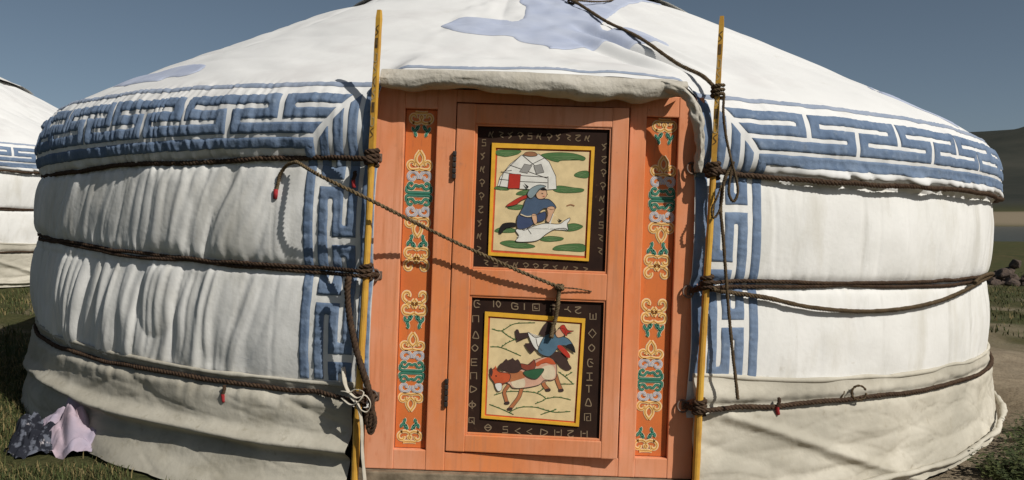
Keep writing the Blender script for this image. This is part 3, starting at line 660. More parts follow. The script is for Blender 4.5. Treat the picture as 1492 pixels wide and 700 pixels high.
bbox(bm, u0 - .001, u1 + .001, T0, -.0012, UP[3], LZ1 - .001, .004, lf); bbox(bm, u0 - .001, u1 + .001, T0, -.0012, LO[3], UP[2], .004, lf); bbox(bm, u0 - .001, u1 + .001, T0, -.0012, LZ0 + .001, LO[2], .004, lf)
leaf = bm_obj('door_leaf', bm, M['orange'], ger)
for zz0, zz1 in ((UP[2], UP[3]), (LO[2], LO[3])):
    bm = bmesh.new(); bbox(bm, u0 + .001, u1 - .001, T0 + .003, -.016, zz0 + .001, zz1 - .001, .001, lf); bm_obj('panel_board', bm, M['brown'], leaf)
    bm = bmesh.new(); e = .008          # thin bead round the opening
    for q in ((u0, u0 + e, zz0, zz1), (u1 - e, u1, zz0, zz1), (u0 + e, u1 - e, zz0, zz0 + e), (u0 + e, u1 - e, zz1 - e, zz1)):
        bbox(bm, q[0], q[1], T0 + .004, -.006, q[2], q[3], .002, lf)
    bm_obj('panel_bead', bm, M['orange'], leaf)
for zc in ((.0, 240), (0, 572)):
    uz = to_leaf(660, zc[1])[1]; bm = bmesh.new()
    for k in range(5): bbox(bm, -.010, .004, -.004, .012, uz - .055 + k * .022, uz - .055 + k * .022 + .019, .003, lf)
    bm_obj('hinge', bm, M['hinge'], leaf)
def bars(name, quad_o, quad_i, material, lift, th):
    bm = bmesh.new(); O = [to_leaf(*p, -.016) for p in quad_o]; I = [to_leaf(*p, -.016) for p in quad_i]
    for k in range(4):
        a_, b_, c_, d_ = O[k], O[(k + 1) % 4], I[(k + 1) % 4], I[k]
        f = [bm.verts.new(leafP(p[0], p[1], -.016 + lift + th)) for p in (a_, b_, c_, d_)]; g = [bm.verts.new(leafP(p[0], p[1], -.016)) for p in (a_, b_, c_, d_)]
        bm.faces.new(f); bm.faces.new(g[::-1])
        for i in range(4): bm.faces.new((f[i], g[i], g[(i + 1) % 4], f[(i + 1) % 4]))
    return bm_obj(name, bm, material, leaf)
Z5 = lambda pts: [(700 + x / 3.5, 190 + y / 3.5) for x, y in pts]
Z6 = lambda pts: [(690 + x / 3.683, 440 + y / 3.683) for x, y in pts]
def painting(name, conv, quads, draw):
    bars('picture_frame', conv(quads[0]), conv(quads[1]), M['p_yellow'], .001, .006)
    def place(x, y, l):
        p = conv([(x, y)])[0]; u, z = to_leaf(*p, -.016); return leafP(u, z, -.016 + l)
    pt = Paint(place); pt.poly(quads[1], 'ored', .0010, False); pt.poly(quads[2], 'cream', .0018, False); draw(pt); return pt.build(name, leaf)
def draw_up(p):
    for g in ([(85, 103), (200, 103), (198, 118), (170, 128), (130, 135), (100, 130), (84, 125)], [(310, 125), (380, 114), (470, 118), (532, 138), (525, 155), (480, 148), (410, 155), (395, 162), (350, 150)],
              [(480, 225), (510, 210), (549, 210), (546, 243), (490, 238)], [(370, 300), (400, 283), (470, 292), (525, 300), (515, 315), (440, 320), (390, 315)], [(188, 318), (240, 302), (300, 310), (340, 330), (200, 331)],
              [(76, 300), (82, 287), (140, 290), (140, 306)], [(140, 392), (180, 380), (230, 385), (200, 405), (150, 402)], [(74, 510), (110, 495), (180, 505), (170, 521), (90, 521)],
              [(100, 575), (150, 562), (230, 575), (280, 592), (240, 602), (160, 598)], [(370, 602), (400, 587), (480, 578), (530, 585), (528, 618), (440, 615), (380, 612)],
              [(390, 500), (440, 482), (480, 475), (523, 490), (490, 510), (440, 515)], [(300, 555), (350, 540), (420, 548), (410, 562), (340, 568)]):
        p.poly(g, 'green', .0024, True, 'twig', 1.6); A = np.array(g); c = A.mean(0); w2 = (A[:, 0].max() - A[:, 0].min()) * .33
        for dy, k in ((-5, 1.0), (3, .7), (9, .45)): p.stroke([(c[0] - w2 * k, c[1] + dy + 2), (c[0], c[1] + dy - 2), (c[0] + w2 * k, c[1] + dy + 2)], 3, 'grass_hi', .0029)
    p.poly([(88, 285), (100, 240), (150, 175), (210, 127), (300, 122), (350, 160), (385, 235), (388, 300), (330, 305), (200, 300)], 'white', .0032, False, 'line', 2.6)
    for s_ in ([(98, 285), (120, 210), (160, 205)], [(105, 212), (215, 232), (345, 240)], [(98, 250), (210, 262), (342, 268)], [(345, 235), (345, 298)], [(150, 178), (340, 245)], [(215, 128), (300, 200)], [(330, 140), (210, 200)], [(205, 130), (125, 210)]):
        p.stroke(s_, 3, 'line', .0038, False)
    for g in ([(200, 212), (225, 172), (265, 180), (240, 220)], [(272, 182), (310, 173), (325, 215), (285, 222)]): p.poly(g, 'greyl', .0040, False, 'line', 2)
    p.poly([(222, 127), (235, 112), (275, 112), (290, 128), (260, 134)], 'crown', .0040, True, 'line', 2)
    p.poly([(140, 297), (148, 222), (206, 225), (200, 297)], 'red', .0042, False, 'line', 2)
    p.poly([(132, 385), (160, 365), (200, 342), (238, 330), (236, 346), (205, 360), (185, 378), (145, 388)], 'scarf', .0048, True, 'line', 2)
    p.poly([(180, 510), (205, 500), (225, 510), (270, 490), (330, 475), (400, 478), (430, 460), (455, 447), (455, 460), (443, 478), (448, 510), (430, 500), (380, 505), (335, 530), (290, 562), (220, 570), (180, 565), (196, 540)], 'white', .0048, True, 'line', 3)
    p.stroke([(190, 545), (215, 535), (232, 505), (230, 480)], 8, 'white', .0052); p.stroke([(225, 470), (240, 500), (260, 530)], 2.5, 'line', .0054); p.stroke([(350, 505), (358, 460), (370, 425)], 9, 'white', .0052)
    p.poly([(395, 450), (418, 462), (405, 469)], 'black', .0054, False)
    p.poly([(95, 522), (110, 480), (150, 470), (182, 475), (182, 490), (130, 500), (110, 526)], 'black', .0054)
    p.poly([(190, 440), (215, 425), (285, 430), (330, 415), (332, 450), (310, 465), (280, 472), (240, 498), (190, 500)], 'trouser', .0056, True, 'line', 3)
    p.poly([(235, 350), (270, 335), (300, 352), (350, 353), (386, 392), (365, 405), (325, 398), (290, 430), (268, 446), (204, 432), (220, 390)], 'coat', .0062, True, 'line', 3)
    p.stroke([(205, 428), (240, 440), (285, 432)], 5, 'pale', .0068)
    p.poly([(340, 397), (365, 388), (381, 400), (368, 430), (352, 468), (336, 460), (345, 425)], 'skin', .0066, True, 'line', 2); p.poly([(262, 432), (285, 430), (289, 470), (274, 476)], 'skin', .0068, True, 'line', 2)
    p.poly([(285, 325), (305, 303), (335, 308), (338, 335), (318, 350), (293, 348)], 'skin', .0068, True, 'line', 2.4)
    p.poly([(295, 302), (315, 291), (338, 302), (325, 308), (308, 306)], 'black', .0072)
    p.poly([(240, 327), (258, 297), (300, 279), (335, 288), (302, 300), (276, 335), (255, 348)], 'hatblue', .0074, True, 'line', 2.6)
    p.poly([(222, 270), (247, 288), (240, 299)], 'black', .0076, False); p.stroke([(312, 322), (320, 324)], 4, 'line', .0076); p.stroke([(318, 337), (328, 337)], 3, 'scarf', .0076)
    p.stroke([(440, 386), (460, 380), (480, 386)], 6, 'crown', .003)
def draw_lo(p):
    for s_ in ([(98, 145), (150, 155), (220, 118), (330, 112)], [(150, 155), (185, 182), (225, 205)], [(150, 242), (185, 218), (232, 198)], [(90, 241), (150, 246), (255, 290)], [(455, 375), (490, 400), (535, 441)], [(490, 400), (525, 380)], [(465, 441), (535, 441)],
               [(110, 500), (180, 482), (270, 481), (340, 490), (385, 520), (330, 547)], [(385, 520), (450, 511), (522, 526)], [(340, 490), (372, 468)], [(85, 550), (150, 575), (215, 605)], [(190, 592), (250, 566), (330, 565), (385, 580), (440, 592), (520, 588)], [(360, 605), (440, 578)]):
        p.stroke(s_, 5, 'twig', .0024)
        for q in cr2(s_, 4)[1::2]: p.stroke([(q[0] - 4, q[1] - 5), (q[0], q[1]), (q[0] + 5, q[1] - 4)], 4.5, 'green', .0028)
    for leg, wd in (([(190, 445), (166, 482), (172, 515), (180, 542)], 16), ([(262, 450), (246, 505), (222, 540), (195, 574)], 17), ([(368, 410), (378, 445), (400, 472)], 19), ([(440, 390), (452, 430), (470, 474)], 18)):
        p.stroke(leg, wd + 5, 'line', .0032); p.stroke(leg, wd, 'chestnut', .0036)
        q = leg[-1]; p.poly([(q[0] - 14, q[1] - 4), (q[0] + 10, q[1] - 8), (q[0] + 12, q[1] + 6), (q[0] - 10, q[1] + 8)], 'boot', .0040)
    p.poly([(410, 290), (440, 266), (490, 285), (502, 320), (526, 355), (500, 369), (465, 350), (446, 322)], 'mane', .0040)
    p.poly([(120, 400), (180, 365), (250, 365), (330, 312), (400, 295), (442, 330), (444, 400), (420, 420), (380, 420), (350, 445), (280, 460), (215, 462), (190, 440)], 'pink', .0046, True, 'line', 3.5)
    p.poly([(330, 330), (400, 298), (440, 330), (420, 335), (380, 325), (345, 345)], 'ored', .0052)
    p.poly([(370, 350), (420, 340), (438, 370), (432, 408), (385, 415), (362, 385)], 'pale', .0052); p.poly([(205, 420), (270, 412), (272, 455), (218, 458)], 'pale', .0052)
    p.poly([(170, 380), (250, 368), (280, 400), (230, 420), (190, 425)], 'chestnut', .0054)
    p.poly([(90, 375), (115, 355), (140, 375), (195, 385), (190, 425), (152, 440), (146, 470), (125, 466), (110, 430), (92, 405)], 'ored', .0058, True, 'line', 3)
    p.poly([(116, 440), (150, 436), (151, 470), (130, 476)], 'white', .0064, True, 'line', 2)
    p.poly([(112, 358), (118, 340), (128, 362)], 'ored', .0064, False); p.poly([(88, 362), (96, 352), (104, 375), (95, 400)], 'mane', .0064); p.stroke([(118, 395), (126, 397)], 5, 'black', .0068)
    p.poly([(130, 362), (140, 335), (160, 322), (175, 305), (190, 316), (210, 300), (222, 314), (240, 308), (257, 345), (242, 375), (200, 380), (160, 366)], 'mane', .0066)
    p.poly([(250, 330), (300, 335), (325, 308), (332, 350), (300, 366), (262, 356)], 'saddle', .0066, True, 'line', 2.5); p.poly([(268, 376), (310, 362), (377, 358), (357, 395), (332, 413), (290, 402)], 'sgreen', .0070, True, 'line', 2.5)
    p.poly([(225, 155), (240, 148), (252, 170), (300, 163), (302, 185), (255, 200), (235, 210)], 'boot', .0062); p.poly([(275, 225), (300, 220), (330, 203), (342, 230), (316, 272), (300, 266)], 'boot', .0064)
    p.poly([(292, 162), (330, 190), (375, 188), (388, 250), (370, 277), (332, 250), (310, 215)], 'white', .0066, True, 'line', 3); p.stroke([(335, 195), (345, 235), (368, 262)], 3, 'line', .0072)
    p.poly([(350, 242), (385, 180), (430, 172), (470, 183), (512, 200), (542, 252), (500, 235), (462, 235), (432, 272), (400, 292), (352, 272)], 'coat2', .0072, True, 'line', 3)
    p.poly([(450, 240), (470, 233), (512, 275), (516, 300), (490, 286)], 'scarf', .0078); p.poly([(490, 237), (530, 225), (546, 272), (512, 252)], 'black', .0078)
    p.poly([(440, 165), (463, 140), (490, 150), (485, 180), (452, 190)], 'skin', .0078, True, 'line', 2.5); p.poly([(463, 136), (485, 122), (505, 150), (538, 155), (506, 166), (500, 182), (485, 172)], 'scarf', .0082, True, 'line', 2)
    p.poly([(355, 165), (390, 110), (430, 120), (440, 160), (400, 190), (360, 175)], 'boot', .0060)
painting('herding_picture', Z5, ([(60, 65), (583, 85), (552, 668), (40, 638)], [(79, 90), (565, 103), (539, 653), (54, 622)], [(88, 99), (555, 111), (530, 641), (64, 611)]), draw_up)
painting('riding_picture', Z6, ([(62, 52), (600, 90), (565, 668), (42, 622)], [(80, 76), (582, 112), (548, 650), (60, 610)], [(89, 86), (571, 120), (539, 641), (69, 602)]), draw_lo)
# lines of old script round the pictures
GL = {'C': [[(.8, .1), (.3, .1), (.15, .5), (.3, .9), (.8, .9)], [(.5, .35), (.9, .6)]], 'IO': [[(.1, .1), (.1, .9)], [(.4, .5), (.6, .15), (.95, .5), (.7, .9), (.4, .5)]],
      'G': [[(.9, .3), (.2, .15), (.2, .8), (.8, .9), (.85, .55), (.45, .55)]], 'I': [[(.5, .1), (.5, .9)]], 'B': [[(.1, .1), (.9, .1), (.9, .9), (.1, .9), (.1, .1)], [(.35, .35), (.35, .65), (.7, .65)]],
      'R': [[(.15, .1), (.7, .1), (.7, .5), (.3, .5)], [(.15, .9), (.15, .4)], [(.7, .5), (.8, .9)]], 'Y': [[(.1, .5), (.5, .5), (.6, .15)], [(.5, .5), (.9, .85)]], '2': [[(.15, .15), (.85, .15), (.2, .6), (.5, .9), (.9, .8)]],
      'W': [[(.1, .15), (.1, .85), (.9, .85), (.9, .15)], [(.5, .3), (.5, .85)]], 'D': [[(.5, 0), (1, .5), (.5, 1), (0, .5), (.5, 0)]], 'O': [[(.5, .1), (.9, .5), (.5, .9), (.1, .5), (.5, .1)]], 'H': [[(.1, .1), (.9, .1)], [(.5, .1), (.5, .9)], [(.1, .9), (.9, .9)]],
      'T': [[(.1, .1), (.9, .1)], [(.5, .1), (.5, .9)]], 'A': [[(.1, .9), (.5, .1), (.9, .9), (.1, .9)]], 'K': [[(.1, .9), (.1, .1), (.9, .1), (.9, .9), (.4, .9), (.4, .45), (.65, .45)]], 'TH': [[(.5, .1), (.9, .5), (.5, .9), (.1, .5), (.5, .1)], [(.15, .5), (.85, .5)]],
      'S': [[(.85, .15), (.25, .15), (.25, .5), (.8, .5), (.8, .9), (.15, .9)]], '<': [[(.85, .15), (.2, .5), (.85, .85)]], '>': [[(.1, .1), (.9, .5), (.1, .9), (.1, .1)]], 'U': [[(.1, .1), (.1, .9), (.9, .9), (.9, .1)], [(.3, .4), (.7, .4)]],
      'P': [[(.1, .9), (.1, .1), (.9, .1), (.9, .9)]], 'F': [[(.5, 0), (.5, 1)], [(.5, .2), (.95, .5), (.5, .8), (.05, .5), (.5, .2)]], 'Q': [[(.15, .15), (.85, .15), (.85, .75), (.15, .75), (.15, .15)], [(.5, .5), (.9, .95)]], 'E': [[(.9, .1), (.1, .1), (.1, .9), (.9, .9)], [(.1, .5), (.8, .5)]],
      'a': [[(.1, .8), (.3, .2), (.5, .6), (.8, .1)], [(.5, .6), (.7, .95)]], 'b': [[(.2, .1), (.8, .3), (.4, .6), (.85, .9)]], 'c': [[(.8, .1), (.3, .4), (.6, .6), (.2, .95)], [(.3, .4), (.1, .2)]], 'd': [[(.1, .3), (.5, .1), (.9, .4), (.5, .7), (.3, .5)], [(.5, .7), (.5, 1)]]}
def script_line(name, items, color, lift=.0012):
    def place(x, y, l): u, z = to_leaf(x, y, -.016); return leafP(u, z, -.016 + l)
    pt = Paint(place)
    for g, cx, cy, w_, h_ in items:
        for s_ in GL[g]: pt.stroke([(cx + (x - .5) * w_, cy + (y - .5) * h_) for x, y in s_], 1.5, color, lift, len(s_) > 3 and g not in 'BKUPWQSEHD')
    o = pt.build(name, leaf); o['kind'] = 'stuff'; return o
it = []
for g, x, y in zip(['C', 'IO', 'G', 'I', 'B', 'R', 'Y', '2'], (695, 724, 750, 764, 781, 806, 827, 842), (443, 443, 446, 447, 448, 450, 451, 452)): it.append((g, x, y, 12, 12))
for g, x, y in zip(['W', 'D', 'O', 'C', 'H', 'T', 'A', 'K', 'U'], (864, 863, 862, 860, 859, 858, 857, 856, 851), (461, 486, 507, 529, 549, 567, 586, 608, 633)): it.append((g, x, y, 11, 13))
for g, x, y in zip(['TH', 'S', '<', '<', '>', 'U', '2'], (711, 736, 754, 771, 793, 813, 831), (623, 626, 628, 629, 630, 631, 632)): it.append((g, x, y, 12, 12))
for g, x, y in zip(['P', 'A', 'O', 'E', 'P', '>', 'F', 'Q'], (693, 693, 692, 691, 690, 690, 688, 687), (465, 488, 507, 528, 548, 567, 590, 613)): it.append((g, x, y, 11, 12))
script_line('painted_script', it, 'glyph')
it = []; gs = ['a', 'b', 'c', 'd', 'S', 'a', 'd', 'c', 'b', '2']
for k in range(11): it.append((gs[k % 10], 716 + k * 14, 196 + k * .6, 10, 11)); it.append((gs[(k * 3 + 1) % 10], 708 + k * 14.5, 383 + k * 1.1, 10, 10))
for k in range(9): it.append((gs[(k * 7 + 2) % 10], 881 - k * .9, 214 + k * 19, 10, 12)); it.append((gs[(k * 3 + 4) % 10], 705 - k * .9, 208 + k * 19.5, 9, 12))
script_line('painted_script', it, 'glyph_faint')

# iron staples on the frame
def staple(px, py):
    c = L(px, py, YF); bm = bmesh.new(); bbox(bm, c[0] - .014, c[0] + .016, YF - .006, YF + .01, c[2] - .016, c[2] + .016, .003)
    o = bm_obj('iron_staple', bm, M['metal'], door_frame)
    a_ = np.linspace(0, 2 * np.pi, 24); P = np.stack([c[0] - .012 + .020 * np.cos(a_), YF - .014 + .006 * np.sin(a_), c[2] + .022 * np.sin(a_)], 1)
    V, Fc = tube_vf(P, .0042, 6, 1, False); mesh_obj('iron_ring', V, Fc, M['metal'], door_frame)
for p in ((551, 230), (551, 401), (547, 577), (1012, 246), (1006, 425), (998, 591)): staple(*p)

# ------------------------------------------------------------------ the poles beside the door
def pole(top, bot, label, pat_seed, Yp):
    A = L(*top, Yp); B = L(*bot, Yp); d = (B - A) / np.linalg.norm(B - A)
    t_end = (A[2] - (-.02)) / -d[2]; Bt = A + d * t_end
    base = Bt.copy(); n = 60; V = []; Fc = []; TH = R_(27); ns = 12
    for i in range(n):
        t = i / (n - 1); P = Bt + (A - Bt) * t; sq = float(sstep(.66, .72, t)); hw = .0150 * (1 - .22 * t) * (1 + .04 * math.sin(i * 1.7 + pat_seed))
        if t > .985: hw *= .75
        off = .003 * math.sin(t * 9 + pat_seed) * (1 - t)
        for k in range(ns):
            a_ = k * 2 * math.pi / ns
            rc = hw * (1 * (1 - sq) + sq * 1.10 / max(abs(math.cos(a_)) + abs(math.sin(a_)), 1e-6))
            V.append((P[0] + off + rc * math.cos(a_ + TH) - base[0], P[1] + rc * math.sin(a_ + TH) - base[1], P[2] - base[2]))
    for i in range(n - 1):
        for k in range(ns): k2 = (k + 1) % ns; Fc.append((i * ns + k, i * ns + k2, (i + 1) * ns + k2, (i + 1) * ns + k))
    Fc.append(tuple((n - 1) * ns + k for k in range(ns)))
    root = empty('wooden_pole', to_world(base), (0, TILT, 0)); tag(root, label, 'pole', 'poles beside the door')
    o = mesh_obj('shaft', V, Fc, M['pole'], root, False)
    axis_ = (A - Bt)
    def face(x, t, l):               # point on the left-front face
        P = Bt + axis_ * t; hw = .0150 * (1 - .22 * t) * 1.10; s_ = (x + 1) / 2
        # face from (-hw,0) to (0,-hw) in (x,y), pushed out by l
        qx, qy = -hw * (1 - s_) - l * .707, -hw * s_ - l * .707; cc, ss = math.cos(TH), math.sin(TH)
        return (P[0] + qx * cc - qy * ss + .003 * math.sin(t * 9 + pat_seed) * (1 - t) - base[0], P[1] + qx * ss + qy * cc - base[1], P[2] - base[2])
    Vp = []; Fp = []; mi = []
    def strip(pts, wd, m):
        P2 = cr2(pts, 6) if len(pts) > 2 else np.array(pts, float); T = np.gradient(P2 * np.array([.010, 1.75]), axis=0); T /= np.linalg.norm(T, axis=1)[:, None] + 1e-9
        N = np.stack([-T[:, 1] / .010, T[:, 0] / 1.75], 1) * wd / 2; o_ = len(Vp); k = len(P2)
        for q in np.vstack([P2 + N, P2 - N]): Vp.append(face(np.clip(q[0], -.95, .95), q[1], .0012))
        for i in range(k - 1): Fp.append((o_ + i, o_ + i + 1, o_ + k + i + 1, o_ + k + i)); mi.append(m)
    t0 = .745; k = 0
    while t0 < .965:
        kind = k % 5; h = .020
        if kind in (0, 3): strip([(-.7, t0), (.5, t0 + h * .3), (-.5, t0 + h * .7), (.7, t0 + h)], .0035, k % 2)
        elif kind == 1: strip([(-.6, t0 + h), (-.6, t0), (.6, t0), (.6, t0 + h * .7), (0, t0 + h * .7)], .0035, 1)
        elif kind == 2: strip([(0, t0), (0, t0 + h)], .012, 0)
        else: strip([(.5, t0), (-.6, t0 + h * .5), (.5, t0 + h)], .0035, 0); strip([(-.5, t0), (.2, t0 + h * .5), (-.5, t0 + h)], .003, 1)
        t0 += .0255; k += 1
    mesh_obj('painted_ornament', Vp, Fp, [M['pole_dark'], M['pole_pale']], root, False, False, mi)
    return A, Bt
polL = pole((553, 15), (517, 700), 'ochre painted pole tied upright left of the orange door, beside pale knotted tape', 3, -3.225)
polR = pole((1052, 24), (1013, 700), 'ochre painted pole tied upright right of the orange door, roof rope looped round it', 8, -3.185)
def on_pole(pl, py_z):               # point on a pole's axis at height z
    A, B = pl; t = (py_z - B[2]) / (A[2] - B[2]); return B + (A - B) * t

# ------------------------------------------------------------------ ropes
def wrap(pl, z0, turns, r, rad, pitch):
    a_ = np.linspace(0, turns * 2 * np.pi, int(turns * 14)); c = np.array([on_pole(pl, z0 + pitch * t / (2 * np.pi)) for t in a_])
    return c + np.stack([rad * np.cos(a_), rad * np.sin(a_), 0 * a_], 1)
def girth(zr, out, r, label, hooks, double=False, seed=0, mat_=None):
    parts = []
    for k in range(2 if double else 1):
        dz = (k - .5) * r * 2.1 if double else 0
        a = np.r_[np.linspace(PR + .03, R_(100), 300), np.linspace(R_(100), R_(260), 160)[1:], np.linspace(R_(260), PL + 2 * np.pi - .03, 300)[1:]]
        aa = (a + np.pi) % (2 * np.pi) - np.pi
        z = zrope(ZR.index(zr), aa) + dz + .006 * noise(a * 7, a * 0 + k, seed) + .004 * noise(a * 25, a * 0 + k, seed + 1)
        if zr > 1.2: P = roof_surf(aa, np.full_like(aa, 0.0))[0]; z = z - .012 * sstep(R_(15), R_(24), aa); rad = np.hypot(P[:, 0], P[:, 1]); rad = rad + .024 * sstep(R_(16), R_(24), aa)
        elif zr > .6: P = wall_surf(aa, z)[0]; rad = np.hypot(P[:, 0], P[:, 1])
        else: P = skirt_surf(aa, np.full_like(aa, .1))[0]; rad = np.hypot(P[:, 0], P[:, 1])
        rad = _sm(rad, 15) + out
        P = np.stack([rad * np.sin(a), -rad * np.cos(a), z], 1)
        # tie the ends past the poles to the staples on the frame
        hr, hl = L(*hooks[1], YF - .014), L(*hooks[0], YF - .014)
        pr_, pl_ = on_pole(polR, zr + dz), on_pole(polL, zr + dz)
        P = np.vstack([[hr], [pr_ + (0, -.024, 0)], [pr_ + (.03, -.018, 0)], P[6:-6:3], [pl_ + (-.03, -.018, 0)], [pl_ + (0, -.024, 0)], [hl]])
        parts.append(rope_vf(P, r, 3, .055, .010, 5, False, 25))
    for pl in (polL, polR):
        parts.append(rope_vf(wrap(pl, zr - .022, 3.2, r, .0205, .018), r * .95, 3, .05, .006, 5, False))
    V, Fc = join(parts); o = mesh_obj('girth_rope', V, Fc, mat_ or M['rope'], None, True, True)
    return tag(o, label, 'rope', 'ropes round the ger')
g1 = girth(ZR[0], .012, .0115, 'dark hair rope round the ger just under the blue fret border', ((551, 230), (1012, 246)), False, 3)
g2 = girth(ZR[1], .008, .0085, 'dark double rope round the ger at the middle of its white wall', ((551, 401), (1006, 425)), True, 13)
g3 = girth(ZR[2], .012, .0105, 'dark rope round the ger at the top of its grey skirt', ((547, 577), (998, 591)), False, 23)
def rope_thing(name, label, chains, mat_, cat='rope', kids=()):
    V, Fc = join([rope_vf(np.array(c), r, s_, p, .006, 5, True, h) for c, r, s_, p, h in chains])
    o = mesh_obj(name, V, Fc, mat_, None, True, True); tag(o, label, cat)
    return o
def px_pts(lst): return [L(a_, b_, c_) for a_, b_, c_ in lst]
def coil(c, rad, n, r, tall=.6):     # a small knot
    a_ = np.linspace(0, n * 2 * np.pi, n * 16); return np.stack([c[0] + rad * np.cos(a_), c[1] + rad * .8 * np.sin(a_ * 1.0), c[2] + rad * tall * np.sin(a_ * .5 + 1)], 1)
def wl(px, py, out=.02):             # on the wall surface
    o, d = ray(px, py); t = np.linspace(2.4, 6, 3000); P = o[None] + t[:, None] * d[None]; rc = np.hypot(P[:, 0], P[:, 1]) / ksq(np.arctan2(P[:, 0], -P[:, 1])); k = np.where(rc < 3.22 + out)[0]; return P[k[0]] if len(k) else P[np.argmin(rc)]
# diagonal door rope
kn = L(815, 419, YF - .045)
dr = rope_thing('door_rope', 'olive hemp rope slanting across the closed door from its left border to a hanging knot',
    [([wl(432, 236, .035), L(470, 258, -3.29), L(540, 292, -3.30), L(640, 342, YF - .075), L(740, 388, YF - .06), kn], .0078, 2, .035, 60),
     ([wl(432, 236, .045), wl(418, 241, .022), wl(408, 255, .012), wl(405, 268, .012), wl(402, 282, .012)], .008, 3, .03, 40),
     (coil(kn, .014, 2, .006), .0065, 2, .03, 40),
     ([kn, L(840, 421, YF - .04), L(862, 425, YF - .035)], .003, 2, .03, 20),
     ([kn, L(813, 440, YF - .04), L(810, 462, YF - .035), L(806, 476, YF - .03), L(803, 492, YF - .03)], .0095, 3, .03, 90)], M['rope2'])
V, Fc = tube_vf(np.array([wl(402, 276, .016), wl(401.5, 283, .016), wl(401, 290, .016)]), .009, 8); tip = mesh_obj('red_tip', V, Fc, M['redtip'], dr)
# roof rope
def rf(px, py, out=.012):
    p = hit_roof(px, py); ph_ = math.atan2(p[0], -p[1]); r_ = math.hypot(p[0], p[1]) / ksq(ph_); P, n_ = roof_surf(np.array([ph_]), np.interp([r_], _rr[::-1], _tt[::-1])); return P[0] + n_[0] * out
k2 = rf(832, 12, .03); tp = on_pole(polR, L(1045, 135, -3.185)[2]) + np.array([0, -.02, 0])
lp = L(1069, 236, -3.205)
rr_o = rope_thing('roof_rope', 'brown hemp rope from a knot on the roof down to the right hand pole',
    [([rf(770, 1, .02), rf(800, 4, .022), k2, rf(880, 40, .022), rf(930, 68, .022), rf(985, 100, .03), rf(1020, 122, .035), tp], .0085, 3, .04, 40),
     ([k2, rf(880, 8, .02), rf(925, 2, .02)], .006, 2, .03, 30), (coil(k2, .02, 2, .006), .0075, 2, .03, 40), (wrap(polR, tp[2] - .02, 3, .007, .021, .016), .0075, 3, .03, 30),
     ([tp + np.array([.02, 0, -.01]), L(1054, 165, -3.212), L(1058, 200, -3.212), L(1066, 236, -3.212), L(1072, 258, -3.212), L(1075, 280, -3.212), L(1069, 294, -3.212), L(1062, 282, -3.212), L(1064, 258, -3.212), lp], .0058, 3, .025, 30),
     ([lp, L(1056, 262, -3.21), L(1050, 300, -3.205), L(1054, 350, -3.20), L(1059, 420, -3.20), L(1066, 500, -3.20), L(1071, 545, -3.205), L(1075, 582, -3.21)], .0068, 3, .03, 40),
     ([L(1051, 270, -3.218), L(1044, 290, -3.218), L(1037, 305, -3.218), L(1040, 318, -3.218), L(1049, 305, -3.218), L(1053, 285, -3.218), L(1054, 265, -3.218)], .005, 2, .025, 30)], M['rope3'])
# sagging second rope on the right
sg = rope_thing('slack_rope', 'brown rope sagging in a long curve across the white wall right of the door',
    [([on_pole(polR, .865) + np.array([.02, -.03, 0]), wl(1060, 426, .02), wl(1115, 434, .02), wl(1180, 448, .018), wl(1250, 454, .016), wl(1310, 451, .016), wl(1365, 440, .016), wl(1405, 424, .018), wl(1430, 410, .02), wl(1445, 401, .02), wl(1443, 399, .03), wl(1430, 404, .03), wl(1421, 412, .03)], .0095, 3, .045, 50)], M['rope3'])
# thick dark rope hanging down along the left pole
dk = rope_thing('hanging_rope', 'thick dark rope hanging down beside the left pole from the middle rope',
    [([L(508, 404, -3.253), L(506, 425, -3.253), L(509, 460, -3.253), L(518, 505, -3.258), L(528, 540, -3.258), L(538, 570, -3.248), L(542, 596, -3.238), L(539, 622, -3.233)], .0125, 3, .05, 60),
     ([L(540, 590, -3.243), L(546, 612, -3.238), L(540, 632, -3.233), L(534, 612, -3.233), L(536, 596, -3.243)], .010, 3, .05, 60)], M['rope'])
# pale tape tied round the left pole's foot
def tape_vf(pts, wd, th=.25): 
    P = resample(np.array(pts), .008); return tube_vf(P, wd / 2 * (1 + .12 * noise(np.arange(len(P)) * .3, 0 * np.arange(len(P)), 4)), 8, th)
V, Fc = join([tape_vf(px_pts([(500, 535, -3.203), (503, 560, -3.233), (512, 578, -3.268), (522, 592, -3.273), (527, 620, -3.263), (528, 660, -3.253), (532, 705, -3.243)]), .016),
              tape_vf(px_pts([(497, 570, -3.243), (508, 572, -3.268), (520, 580, -3.278), (532, 576, -3.278), (540, 588, -3.273), (535, 600, -3.273), (526, 597, -3.278), (518, 584, -3.283)]), .013),
              tape_vf(px_pts([(498, 580, -3.248), (512, 590, -3.273), (524, 584, -3.288), (530, 572, -3.278), (518, 568, -3.273), (508, 574, -3.273)]), .014)])
o = mesh_obj('cotton_tape', V, Fc, M['tape'], None, True, True); tag(o, 'pale cotton tape knotted round the left pole with a long tail', 'tape')
